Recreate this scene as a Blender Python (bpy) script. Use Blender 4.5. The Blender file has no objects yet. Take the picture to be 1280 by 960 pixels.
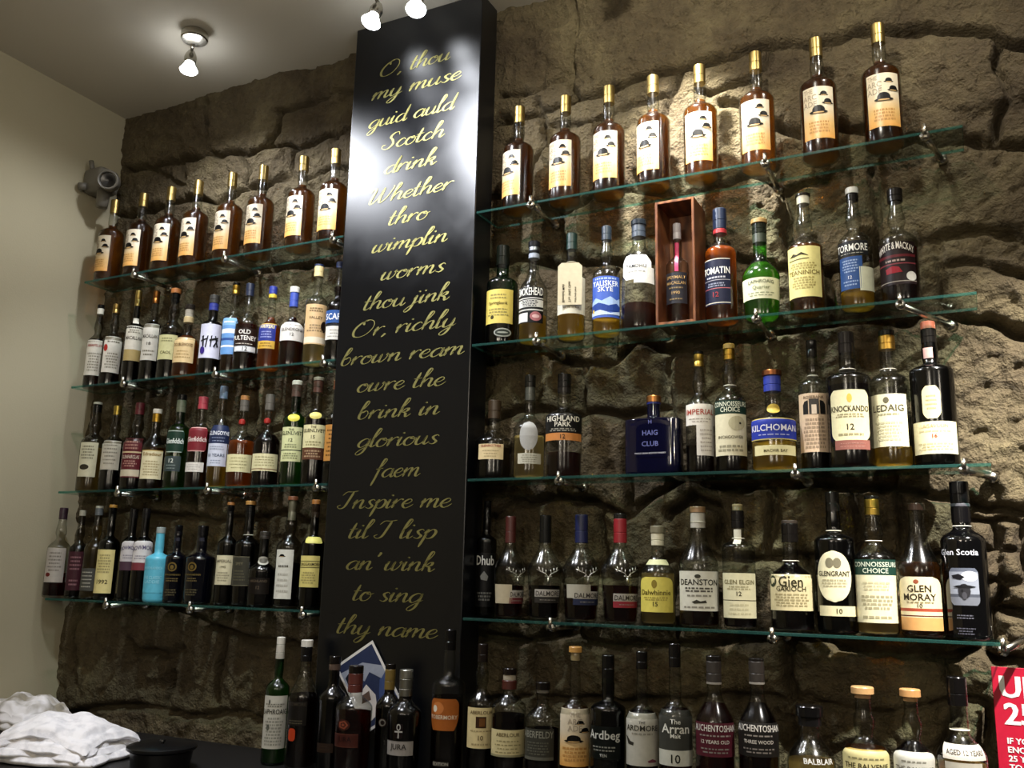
import bpy, bmesh, math, random
import numpy as np
from mathutils import Vector, Matrix
rnd = random.Random(7)
S = bpy.context.scene
COL = S.collection

# ------------------------------------------------------------------ camera
CZ = 1.55                                   # eye height
YAW, PITCH, ROLL, FPX = 0.472938, 0.207459, 0.023999, 1148.81
def _basis():
    cy, sy, cp, sp = math.cos(YAW), math.sin(YAW), math.cos(PITCH), math.sin(PITCH)
    f = np.array([-sy*cp, cy*cp, sp]); rt = np.array([cy, sy, 0.0]); up = np.cross(rt, f)
    c, s = math.cos(ROLL), math.sin(ROLL)
    return np.array([c*rt + s*up, -s*rt + c*up, f])
CM = _basis()
cam = bpy.data.cameras.new('camera'); camo = bpy.data.objects.new('camera', cam); COL.objects.link(camo)
cam.sensor_width = 36; cam.lens = 36*FPX/1280; cam.clip_start = 0.02
camo.matrix_world = Matrix(((CM[0][0], CM[1][0], -CM[2][0], 0), (CM[0][1], CM[1][1], -CM[2][1], 0),
                            (CM[0][2], CM[1][2], -CM[2][2], CZ), (0, 0, 0, 1)))
S.camera = camo
def at(px, py, Y):                           # the point of the plane y = Y seen at a pixel
    d = CM.T @ np.array([(px-640)/FPX, -(py-480)/FPX, 1.0]); d = d*(Y/d[1])
    return Vector((d[0], d[1], d[2]+CZ))
def atz(px, py, z):                          # the point of the level z seen at a pixel
    d = CM.T @ np.array([(px-640)/FPX, -(py-480)/FPX, 1.0]); d = d*((z-CZ)/d[2])
    return Vector((d[0], d[1], z))
def proj(P):
    c = CM @ np.array([P[0], P[1], P[2]-CZ]); return 640+FPX*c[0]/c[2], 480-FPX*c[1]/c[2]

# ------------------------------------------------------------------ light and exposure
S.view_settings.view_transform = 'Standard'; S.view_settings.look = 'None'
S.view_settings.exposure = 0.8; S.view_settings.gamma = 1.0; S.view_settings.use_curve_mapping = False
W = bpy.data.worlds.new('room_air'); S.world = W; W.use_nodes = True
W.node_tree.nodes['Background'].inputs[0].default_value = (1.0, 0.86, 0.66, 1)
W.node_tree.nodes['Background'].inputs[1].default_value = 0.028
def lamp_light(name, kind, loc, energy, color, radius=0.02, aim=None, cone=60, blend=0.5):
    l = bpy.data.lights.new(name, kind); o = bpy.data.objects.new(name, l); COL.objects.link(o)
    l.energy = energy; l.color = color; l.shadow_soft_size = radius; o.location = loc
    if kind == 'SPOT':
        l.spot_size = math.radians(cone); l.spot_blend = blend
        o.rotation_euler = (Vector(aim)-Vector(loc)).to_track_quat('-Z', 'Y').to_euler()
    return o
COOL, WARM = (0.93, 0.95, 1.0), (1.0, 0.89, 0.71)
# unseen point lights added behind the camera for fill and glass glints
for x, y, e in ((.9, -1.4, 16), (-.4, -.5, 12), (-.9, -1.3, 16), (-.6, -2.2, 10), (1.5, .2, 8)):
    lamp_light('added_fill_light', 'POINT', (x, y, CZ+.8), e*.85, WARM, .035)

# ------------------------------------------------------------------ helpers
def srgb(h):
    h = h.lstrip('#'); v = [int(h[i:i+2], 16)/255 for i in (0, 2, 4)]
    return tuple(x/12.92 if x <= 0.04045 else ((x+0.055)/1.055)**2.4 for x in v)
MATS = {}
def nmat(key):
    m = bpy.data.materials.new(key); m.use_nodes = True; MATS[key] = m
    nt = m.node_tree; nt.nodes.clear(); out = nt.nodes.new('ShaderNodeOutputMaterial')
    return m, nt, out
def N(nt, t, **kw):
    n = nt.nodes.new(t)
    for k, v in kw.items():
        if k in n.inputs.keys(): n.inputs[k].default_value = v
        else: setattr(n, k, v)
    return n
def solid(hexc, rough=0.5, metal=0.0, spec=0.5, coat=0.0, vary=0.0):
    key = f'surface {hexc} {rough} {metal} {coat} {spec}'
    if key in MATS: return MATS[key]
    m, nt, out = nmat(key); c = srgb(hexc)
    b = N(nt, 'ShaderNodeBsdfPrincipled', Roughness=rough, Metallic=metal)
    b.inputs['Base Color'].default_value = (*c, 1); b.inputs['Specular IOR Level'].default_value = spec
    b.inputs['Coat Weight'].default_value = coat
    no = N(nt, 'ShaderNodeTexNoise', Scale=90.0, Detail=3.0); tc = N(nt, 'ShaderNodeTexCoord')
    nt.links.new(tc.outputs['Object'], no.inputs['Vector'])
    mx = N(nt, 'ShaderNodeMix', data_type='RGBA', blend_type='MULTIPLY'); mx.inputs[0].default_value = 0.25 if metal < .5 else 0.1
    mx.inputs[6].default_value = (*c, 1); nt.links.new(no.outputs['Fac'], mx.inputs[7])
    mu = N(nt, 'ShaderNodeVectorMath', operation='SCALE'); mu.inputs['Scale'].default_value = 1.0
    nt.links.new(mx.outputs[2], b.inputs['Base Color'])
    nt.links.new(b.outputs[0], out.inputs[0]); return m
def outer_fresnel(nt, fr, ms):
    ge = N(nt, 'ShaderNodeNewGeometry'); mu = N(nt, 'ShaderNodeMath', operation='MULTIPLY_ADD'); mu.inputs[1].default_value = -1.0; mu.inputs[2].default_value = 1.0
    nt.links.new(ge.outputs['Backfacing'], mu.inputs[0]); m2 = N(nt, 'ShaderNodeMath', operation='MULTIPLY')
    nt.links.new(fr.outputs[0], m2.inputs[0]); nt.links.new(mu.outputs[0], m2.inputs[1]); nt.links.new(m2.outputs[0], ms.inputs[0])
def thin_glass(key, rgb, edge, rough=0.0):
    """Walls of a hollow bottle: light passes tinted, the surface mirrors by Fresnel."""
    if key in MATS: return MATS[key]
    m, nt, out = nmat(key)
    lw = N(nt, 'ShaderNodeLayerWeight', Blend=0.35)
    mc = N(nt, 'ShaderNodeMix', data_type='RGBA'); mc.inputs[6].default_value = (*rgb, 1); mc.inputs[7].default_value = (*edge, 1)
    nt.links.new(lw.outputs['Facing'], mc.inputs[0])
    tr = N(nt, 'ShaderNodeBsdfTransparent'); nt.links.new(mc.outputs[2], tr.inputs[0])
    gl = N(nt, 'ShaderNodeBsdfGlossy', Roughness=max(rough, 0.17)); fr = N(nt, 'ShaderNodeFresnel', IOR=1.62)
    ms = N(nt, 'ShaderNodeMixShader'); outer_fresnel(nt, fr, ms)
    nt.links.new(tr.outputs[0], ms.inputs[1]); nt.links.new(gl.outputs[0], ms.inputs[2]); nt.links.new(ms.outputs[0], out.inputs[0])
    return m
def liquid(key, rgb):
    key = 'liquid '+key
    if key in MATS: return MATS[key]
    m, nt, out = nmat(key)
    rf = N(nt, 'ShaderNodeBsdfRefraction', IOR=1.3, Roughness=0.0); rf.inputs[0].default_value = (*rgb, 1)
    tr = N(nt, 'ShaderNodeBsdfTransparent'); tr.inputs[0].default_value = (*rgb, 1)
    ms = N(nt, 'ShaderNodeMixShader'); ms.inputs[0].default_value = 0.5
    tl = N(nt, 'ShaderNodeBsdfTranslucent'); tl.inputs[0].default_value = (*[min(1, c*1.1) for c in rgb], 1); m2 = N(nt, 'ShaderNodeMixShader'); m2.inputs[0].default_value = .30 if key.split()[-1] in ('gold', 'pale', 'orange') else .11
    nt.links.new(rf.outputs[0], ms.inputs[1]); nt.links.new(tr.outputs[0], ms.inputs[2]); nt.links.new(ms.outputs[0], m2.inputs[1]); nt.links.new(tl.outputs[0], m2.inputs[2]); nt.links.new(m2.outputs[0], out.inputs[0])
    return m
GLASS = {'clear': ((.93, .94, .92), (.42, .44, .40)), 'smoke': ((.62, .6, .55), (.2, .2, .18)), 'green': ((.16, .50, .20), (.015, .09, .03)),
         'lime': ((.28, .80, .16), (.03, .2, .02)), 'dark': ((.045, .035, .02), (.005, .004, .003)), 'brown': ((.16, .09, .04), (.02, .01, .005)),
         'teal': ((.10, .2, .15), (.01, .03, .02))}
def glass(k): return thin_glass('glass '+k, *GLASS[k])
OPAQUE = {'black': ('#050506', .12), 'navyblack': ('#04050c', .12), 'turq': ('#57b3cc', .3), 'blueglass': ('#02031e', .08)}
LIQ = {'amber': (.62, .34, .06), 'gold': (.94, .68, .16), 'dark': (.28, .085, .018), 'red': (.30, .05, .02), 'pale': (.9, .76, .42), 'deep': (.14, .04, .01), 'orange': (.80, .33, .05)}

def link(name, me, mats, parent=None, smooth=True):
    o = bpy.data.objects.new(name, me); COL.objects.link(o)
    for m in (mats if isinstance(mats, (list, tuple)) else [mats]): me.materials.append(m)
    if parent is not None: o.parent = parent
    if smooth: me.polygons.foreach_set('use_smooth', [True]*len(me.polygons))
    return o
def mesh(name, V, F, mats, parent=None, smooth=True, mi=None):
    me = bpy.data.meshes.new(name); me.from_pydata([tuple(v) for v in V], [], F)
    o = link(name, me, mats, parent, smooth)
    if mi is not None: me.polygons.foreach_set('material_index', mi)
    me.update(); return o
def bmobj(name, bm, mats, parent=None, smooth=False):
    bmesh.ops.recalc_face_normals(bm, faces=bm.faces)
    me = bpy.data.meshes.new(name); bm.to_mesh(me); bm.free(); return link(name, me, mats, parent, smooth)
def tag(o, label, cat, group=None, kind=None):
    if label: o['label'] = label
    if cat: o['category'] = cat
    if group: o['group'] = group
    if kind: o['kind'] = kind
    return o
def empty(name, loc, rz=0):
    o = bpy.data.objects.new(name, None); COL.objects.link(o); o.location = loc; o.rotation_euler = (0, 0, rz); o.empty_display_size = .05
    return o
def bm_box(bm, lo, hi, bev=0.0, seg=2):
    r = bmesh.ops.create_cube(bm, size=1.0); vs = r['verts']
    c = [(a+b)/2 for a, b in zip(lo, hi)]; d = [b-a for a, b in zip(lo, hi)]
    for v in vs: v.co = Vector((c[0]+v.co.x*d[0], c[1]+v.co.y*d[1], c[2]+v.co.z*d[2]))
    if bev: bmesh.ops.bevel(bm, geom=list({e for v in vs for e in v.link_edges}), offset=bev, segments=seg, affect='EDGES', profile=.5)
def bm_tube(bm, a, b, r0, r1=None, seg=16, caps=True):
    a, b = Vector(a), Vector(b); d = b-a; q = d.to_track_quat('Z', 'Y').to_matrix().to_4x4()
    bmesh.ops.create_cone(bm, cap_ends=caps, segments=seg, radius1=r0, radius2=r0 if r1 is None else r1, depth=d.length,
                          matrix=Matrix.Translation((a+b)/2) @ q)
def lathe_vf(prof, seg=28, n=2.0, dep=1.0, cap0=True, cap1=True):
    """prof: list of (r, z); cross-section |x/r|^n + |y/(r*dep)|^n = 1."""
    V, F = [], []
    for r, z in prof:
        for k in range(seg):
            t = 2*math.pi*k/seg; c, s = math.cos(t), math.sin(t)
            if n == 2.0: x, y = c, s
            else: x, y = math.copysign(abs(c)**(2/n), c), math.copysign(abs(s)**(2/n), s)
            d = dep if isinstance(dep, float) else dep(r)
            V.append((r*x, r*y*d, z))
    for i in range(len(prof)-1):
        for k in range(seg):
            a, b = i*seg+k, i*seg+(k+1) % seg; F.append((a, b, b+seg, a+seg))
    if cap0: F.append(tuple(range(seg-1, -1, -1)))
    if cap1: F.append(tuple((len(prof)-1)*seg+k for k in range(seg)))
    return V, F
def lathe(name, prof, mats, parent=None, seg=28, n=2.0, dep=1.0, loc=(0, 0, 0), smooth=True):
    V, F = lathe_vf(prof, seg, n, dep); V = [(x+loc[0], y+loc[1], z+loc[2]) for x, y, z in V]
    o = mesh(name, V, F, mats, parent, smooth); o.data.set_sharp_from_angle(angle=math.radians(32))
    return o
# --- text as flat triangles (built-in font), cached: verts in a unit box [0,w] x [0,1]
TXT = {}
def text_geo(s):
    if s in TXT: return TXT[s]
    cu = bpy.data.curves.new('t', 'FONT'); cu.body = s; cu.resolution_u = 2; cu.size = 1.0; cu.offset = 0.012; cu.space_line = 0.9
    ob = bpy.data.objects.new('t', cu); COL.objects.link(ob)
    dg = bpy.context.evaluated_depsgraph_get(); me = bpy.data.meshes.new_from_object(ob.evaluated_get(dg))
    V = [(v.co.x, v.co.y) for v in me.vertices]; F = [tuple(p.vertices) for p in me.polygons]
    bpy.data.objects.remove(ob); bpy.data.curves.remove(cu); bpy.data.meshes.remove(me)
    x0 = min(v[0] for v in V); x1 = max(v[0] for v in V); y0 = min(v[1] for v in V); y1 = max(v[1] for v in V); h = y1-y0
    V = [((x-x0)/h, (y-y0)/h) for x, y in V]
    TXT[s] = (V, F, (x1-x0)/h); return TXT[s]

# ------------------------------------------------------------------ the room
YF, YW = 1.90, 2.045                         # shelf fronts, mean face of the stone wall
XL = -1.2834*2.04                            # left wall
CEIL = CZ+1.565
SIGN_X0, SIGN_X1 = -1.498, -1.088
SH_Z = [CZ+.904, CZ+.557, CZ+.227, CZ-.093]
CT = CZ-.4535                                 # counter top
def plaster(key, hexc, bump):
    m, nt, out = nmat(key); b = N(nt, 'ShaderNodeBsdfPrincipled', Roughness=.8); b.inputs['Specular IOR Level'].default_value = .2
    tc = N(nt, 'ShaderNodeTexCoord'); no = N(nt, 'ShaderNodeTexNoise', Scale=3.0, Detail=4.0); rp = N(nt, 'ShaderNodeValToRGB')
    c = srgb(hexc); rp.color_ramp.elements[0].color = (c[0]*.92, c[1]*.92, c[2]*.9, 1); rp.color_ramp.elements[1].color = (*c, 1)
    n2 = N(nt, 'ShaderNodeTexNoise', Scale=260.0, Detail=2.0); bp = N(nt, 'ShaderNodeBump', Strength=bump, Distance=.002)
    nt.links.new(tc.outputs['Object'], no.inputs['Vector']); nt.links.new(tc.outputs['Object'], n2.inputs['Vector'])
    nt.links.new(no.outputs['Fac'], rp.inputs[0]); nt.links.new(rp.outputs[0], b.inputs[0])
    nt.links.new(n2.outputs['Fac'], bp.inputs['Height']); nt.links.new(bp.outputs[0], b.inputs['Normal']); nt.links.new(b.outputs[0], out.inputs[0]); return m
def quadwall(name, lo, hi, m):
    bm = bmesh.new(); bm_box(bm, lo, hi); o = bmobj(name, bm, m); o['kind'] = 'structure'; return o
quadwall('floor', (XL-.1, -2.5, -.05), (2.2, 2.35, 0), solid('#3a2d22', .5))
quadwall('ceiling', (XL-.1, -2.5, CEIL), (2.2, 2.35, CEIL+.05), plaster('ceiling paint', '#ccc6b8', .15))
quadwall('wall_left', (XL-.12, -2.5, 0), (XL, 2.35, CEIL), plaster('wall paint', '#b9b197', .2))

# --- rough stone wall: joints traced as lines on the wall face, relief is real
def noise2(shape_xy, freq, seed):
    X, Zc = shape_xy; r = np.random.RandomState(seed); G = r.rand(257, 257)
    x, z = (X*freq+seed*3.7) % 256, (Zc*freq+seed*1.9) % 256
    xi, zi = x.astype(int), z.astype(int); fx, fz = x-xi, z-zi; fx = fx*fx*(3-2*fx); fz = fz*fz*(3-2*fz)
    g = lambda a, b: G[(zi+b) % 256, (xi+a) % 256]
    return (g(0, 0)*(1-fx)+g(1, 0)*fx)*(1-fz)+(g(0, 1)*(1-fx)+g(1, 1)*fx)*fz-.5
JOINTS = [  # (strength, pixel polyline)
 (1.0, [(600,165),(625,152),(665,138),(700,130),(757,112),(802,98),(847,87),(870,82),(909,75),(937,67),(983,57),(1040,52)]),
 (1.0, [(714,-60),(712,8),(714,34),(708,73),(710,124)]), (.7, [(620,121),(665,112),(693,98),(708,92)]), (.7, [(667,127),(676,157),(672,190),(640,230)]),
 (.6, [(672,165),(700,158),(740,150),(765,140),(800,132),(833,124)]), (.8, [(845,87),(839,112),(833,124),(800,190),(790,230)]),
 (.8, [(870,118),(905,112),(935,100),(955,80),(955,60)]), (1.0, [(880,79),(927,70),(955,60)]),
 (1.3, [(1011,54),(1017,47),(1055,43),(1089,39),(1121,42),(1161,34),(1202,36),(1242,45),(1255,51),(1300,56)]),
 (.9, [(1255,51),(1247,82),(1252,114),(1246,145),(1244,173)]), (1.0, [(900,130),(960,150),(1000,165),(1040,160),(1130,170),(1161,172),(1217,173),(1300,181)]),
 (.8, [(600,250),(640,245),(700,262),(760,240),(790,230),(850,250),(930,215),(975,235),(1040,225)]),
 (.9, [(975,235),(985,300),(990,340)]), (.9, [(1090,205),(1100,260),(1090,330)]),
 (1.0, [(990,340),(1040,330),(1090,318),(1130,306),(1176,300),(1217,292),(1300,296)]), (.9, [(1176,300),(1184,345),(1180,387)]), (.9, [(1184,335),(1217,331),(1247,337),(1300,341)]),
 (1.1, [(1060,400),(1120,395),(1184,387),(1205,400),(1240,406),(1300,414)]), (.9, [(600,330),(640,322),(700,335),(760,318),(830,330),(880,310),(935,330),(990,340)]),
 (.8, [(700,262),(708,335)]), (.8, [(830,250),(835,330)]), (.9, [(600,455),(660,445),(740,452),(800,430),(870,440),(930,425),(1000,415),(1060,400)]),
 (.8, [(660,325),(662,445)]), (.8, [(770,330),(765,440)]), (.8, [(890,320),(900,430)]), (.8, [(1030,335),(1035,405)]),
 (.9, [(600,530),(650,518),(720,512),(780,520),(840,510)]), (.8, [(730,450),(725,512)]), (.8, [(690,515),(685,615)]), (.9, [(780,520),(785,640)]), (.7, [(840,440),(842,580)]),
 (.9, [(1120,500),(1130,560),(1120,610)]), (1.0, [(600,640),(680,620),(780,640),(840,600),(900,615),(1000,600),(1120,610),(1150,620),(1192,622),(1300,638)]),
 (1.6, [(840,640),(862,628),(890,640),(898,690)]), (.9, [(750,640),(745,720)]), (.9, [(960,610),(955,700)]), (.9, [(1060,610),(1065,700)]),
 (1.0, [(1242,643),(1246,685),(1240,718),(1250,752),(1237,777),(1228,815)]), (1.0, [(1192,622),(1205,660),(1195,700),(1180,740),(1190,790)]), (1.0, [(1195,646),(1246,643),(1300,650)]),
 (1.0, [(1195,690),(1240,694),(1300,700)]), (1.0, [(1180,742),(1246,735),(1300,739)]), (1.0, [(1190,768),(1250,768),(1300,772)]), (1.0, [(1280,650),(1272,700),(1283,740)]),
 (.9, [(600,700),(680,720),(760,716),(850,700),(955,700),(1065,695),(1195,700)]), (1.0, [(1120,620),(1130,700)]),
 (1.0, [(600,800),(700,790),(800,810),(900,805),(1010,800),(1100,818),(1190,815),(1228,815),(1300,835)]), (.9, [(690,716),(700,790)]), (.9, [(850,700),(845,806)]), (.9, [(1010,698),(1010,800)]),
 (1.0, [(990,800),(992,880),(985,960)]), (.8, [(670,795),(668,880)]), (.8, [(600,880),(680,875),(800,885),(900,870),(990,880),(1100,885),(1180,870)]), (1.0, [(1175,815),(1195,870),(1190,960)]), (.9, [(1195,870),(1235,880),(1232,960)]),
 # left of the sign
 (1.0, [(150,208),(179,206),(220,203),(240,196),(275,191),(309,187),(340,179),(364,182),(426,168),(470,160)]), (1.0, [(349,137),(344,155),(339,175)]), (.6, [(179,206),(200,222),(220,230)]),
 (.8, [(345,135),(400,122),(460,112)]), (.6, [(255,120),(262,150),(250,192)]), (.9, [(140,270),(180,262),(220,252),(265,254),(300,235),(345,222),(400,215),(460,205)]), (.8, [(300,190),(310,210),(303,235)]),
 (.8, [(360,183),(355,220)]), (.8, [(225,205),(222,252)]), (.9, [(130,360),(200,345),(280,350),(350,335),(430,330)]), (.8, [(200,262),(205,345)]), (.8, [(330,228),(335,335)]), (.8, [(265,350),(262,440)]),
 (.9, [(110,470),(190,455),(262,440),(340,445),(430,430)]), (.8, [(165,460),(160,560)]), (.8, [(310,445),(315,540)]), (.9, [(100,570),(180,555),(250,560),(330,540),(430,545)]), (.8, [(240,560),(245,650)]), (.8, [(370,545),(365,640)]),
 (.9, [(80,660),(160,640),(245,650),(340,640),(430,650)]), (.8, [(180,645),(175,740)]), (.8, [(300,645),(310,745)]), (.8, [(160,800),(170,812),(225,817)]), (.9, [(212,840),(205,880)]), (.9, [(70,750),(150,745),(230,770),(285,790),(330,805),(400,800)]),
 (.8, [(285,790),(268,880)]), (.9, [(60,900),(150,885),(205,885),(275,893),(330,905),(420,910)]), (.7, [(105,760),(92,800),(88,860)]),
]
def stone_wall():
    x0, x1, z0, z1, st = XL-.02, .75, .55, CEIL+.01, .0048
    nx, nz = int((x1-x0)/st), int((z1-z0)/st)
    xs, zs = np.linspace(x0, x1, nx), np.linspace(z0, z1, nz); X, Z = np.meshgrid(xs, zs)
    XX = X+.03*noise2((X, Z), 9, 1)+.018*noise2((X, Z), 25, 2); ZZ = Z+.03*noise2((X, Z), 9, 3)+.018*noise2((X, Z), 25, 4)
    D = np.full(X.shape, 9.0); G = np.zeros(X.shape)
    for sgth, pl in JOINTS:
        P = [at(a, b, YW) for a, b in pl]
        d = np.full(X.shape, 9.0)
        for a, b in zip(P, P[1:]):
            ax, az, bx, bz = a.x, a.z, b.x, b.z; L2 = (bx-ax)**2+(bz-az)**2+1e-9
            t = np.clip(((XX-ax)*(bx-ax)+(ZZ-az)*(bz-az))/L2, 0, 1)
            d = np.minimum(d, np.hypot(XX-ax-t*(bx-ax), ZZ-az-t*(bz-az)))
        D = np.minimum(D, d/(.6+.4*sgth)); G = np.maximum(G, sgth*np.exp(-(d/(.0045+.0045*sgth))**2))
    gap = .4+1.2*np.clip(noise2((X, Z), 12, 21)+.5, 0, 1)
    h = -.042*G*gap + .005*(1-np.exp(-(D/.014)**1.3))
    def facets(cell, amp, tilt, seed):                  # broken stone faces: every cell its own height and slope
        r = np.random.RandomState(seed); w_, h_ = int((x1-x0)/cell)+2, int((z1-z0)/cell)+2
        sx = x0+(np.arange(w_)[None, :]-.5+r.rand(h_, w_))*cell; sz = z0+(np.arange(h_)[:, None]-.5+r.rand(h_, w_))*cell
        of, tx, tz = r.randn(h_, w_)*amp, r.randn(h_, w_)*tilt, r.randn(h_, w_)*tilt
        WX, WZ = X+.35*cell*noise2((X, Z), 1.6/cell, seed+1), Z+.35*cell*noise2((X, Z), 1.6/cell, seed+2)
        ci, cj = np.floor((WX-x0)/cell).astype(int)+0, np.floor((WZ-z0)/cell).astype(int)+0
        num = np.zeros(X.shape); den = np.zeros(X.shape)
        for di in (-1, 0, 1, 2):
            for dj in (-1, 0, 1, 2):
                a_, b_ = np.clip(ci+di, 0, w_-1), np.clip(cj+dj, 0, h_-1)
                dx, dz = WX-sx[b_, a_], WZ-sz[b_, a_]; wt = np.exp(-((dx*dx+dz*dz)/(cell*cell))*26)+1e-30
                num += wt*(of[b_, a_]+tx[b_, a_]*dx+tz[b_, a_]*dz); den += wt
        return num/den
    n = (.006*noise2((X, Z), 4, 5)+facets(.20, .003, .04, 31)+facets(.06, .0012, .085, 41)+facets(.024, .0006, .13, 51)+.010*np.abs(noise2((XX, ZZ), 30, 7))+.005*noise2((XX, ZZ), 60, 8))
    # pick-dressed face on the big stones at the right, rubble below them
    w = 1/(1+np.exp(-(X+.42)*14)); w *= 1/(1+np.exp((Z-(CZ+1.0))*10))
    ch = np.abs(noise2((X*.62+Z*.35, Z*1.25-X*.75), 30, 11))
    h = h+n+w*(.030*(np.minimum(ch, .34)-.2))
    # broad ledges: the head course stands back, boulders bulge
    h += .008*np.clip(noise2((X, Z), 3, 12), -.3, .4)
    Y = YW-np.clip(h-.008, -.07, .026)
    V = np.stack([X.ravel(), Y.ravel(), Z.ravel()], 1)
    i = np.arange(nz-1)[:, None]*nx+np.arange(nx-1)[None, :]
    Fq = np.stack([i, i+1, i+1+nx, i+nx], -1).reshape(-1, 4)
    me = bpy.data.meshes.new('wall_back'); me.vertices.add(len(V)); me.vertices.foreach_set('co', V.ravel())
    me.loops.add(Fq.size); me.loops.foreach_set('vertex_index', Fq.ravel()); me.polygons.add(len(Fq))
    me.polygons.foreach_set('loop_start', np.arange(0, Fq.size, 4)); me.update(calc_edges=True)
    m, nt, out = nmat('stone'); b = N(nt, 'ShaderNodeBsdfPrincipled', Roughness=.78); b.inputs['Specular IOR Level'].default_value = .3
    tc = N(nt, 'ShaderNodeTexCoord'); n1 = N(nt, 'ShaderNodeTexNoise', Scale=4.5, Detail=8.0, Roughness=.62); rp = N(nt, 'ShaderNodeValToRGB')
    e = rp.color_ramp.elements; e[0].position = .3; e[0].color = (*srgb('#433829'), 1); e[1].position = .72; e[1].color = (*srgb('#756a4e'), 1)
    k = e.new(.5); k.color = (*srgb('#594e39'), 1)
    n2 = N(nt, 'ShaderNodeTexNoise', Scale=55.0, Detail=6.0, Roughness=.7); mx = N(nt, 'ShaderNodeMix', data_type='RGBA', blend_type='OVERLAY'); mx.inputs[0].default_value = .55
    n3 = N(nt, 'ShaderNodeTexNoise', Scale=140.0, Detail=5.0); ad = N(nt, 'ShaderNodeMath', operation='ADD')
    bp = N(nt, 'ShaderNodeBump', Strength=1.0, Distance=.012)
    for q in (n1, n2, n3): nt.links.new(tc.outputs['Object'], q.inputs['Vector'])
    nt.links.new(n1.outputs['Fac'], rp.inputs[0]); nt.links.new(rp.outputs[0], mx.inputs[6]); nt.links.new(n2.outputs['Fac'], mx.inputs[7]); nt.links.new(mx.outputs[2], b.inputs[0])
    nt.links.new(n2.outputs['Fac'], ad.inputs[0]); nt.links.new(n3.outputs['Fac'], ad.inputs[1]); nt.links.new(ad.outputs[0], bp.inputs['Height'])
    nt.links.new(bp.outputs[0], b.inputs['Normal']); nt.links.new(b.outputs[0], out.inputs[0])
    o = link('wall_back', me, m); o['kind'] = 'structure'
stone_wall()

# ------------------------------------------------------------------ back bar counter
def counter():
    r = empty('back_bar_counter', (0, 0, 0)); tag(r, 'dark wooden back bar counter along the foot of the stone wall', 'counter')
    bm = bmesh.new(); bm_box(bm, (XL+.003, 1.36, CT-.04), (.9, 1.99, CT), .006); bmobj('worktop', bm, solid('#0b0807', .5), r)
    bm = bmesh.new(); bm_box(bm, (XL+.01, 1.42, .08), (.89, 1.985, CT-.041)); bmobj('cabinet_body', bm, solid('#15100c', .5), r)
    for k in range(6):
        xa = XL+.03+k*.58; bm = bmesh.new(); bm_box(bm, (xa, 1.40, .12), (xa+.56, 1.419, CT-.07), .004); d = bmobj('door', bm, solid('#1c140f', .45), r)
        bm = bmesh.new(); bm_tube(bm, (xa+.5, 1.385, .7), (xa+.5, 1.385, .82), .006); bmobj('handle', bm, solid('#8a8a88', .3, 1), d)
    bm = bmesh.new(); bm_box(bm, (XL+.02, 1.46, 0), (.88, 1.98, .079)); bmobj('plinth', bm, solid('#0c0a08', .6), r)
counter()

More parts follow.
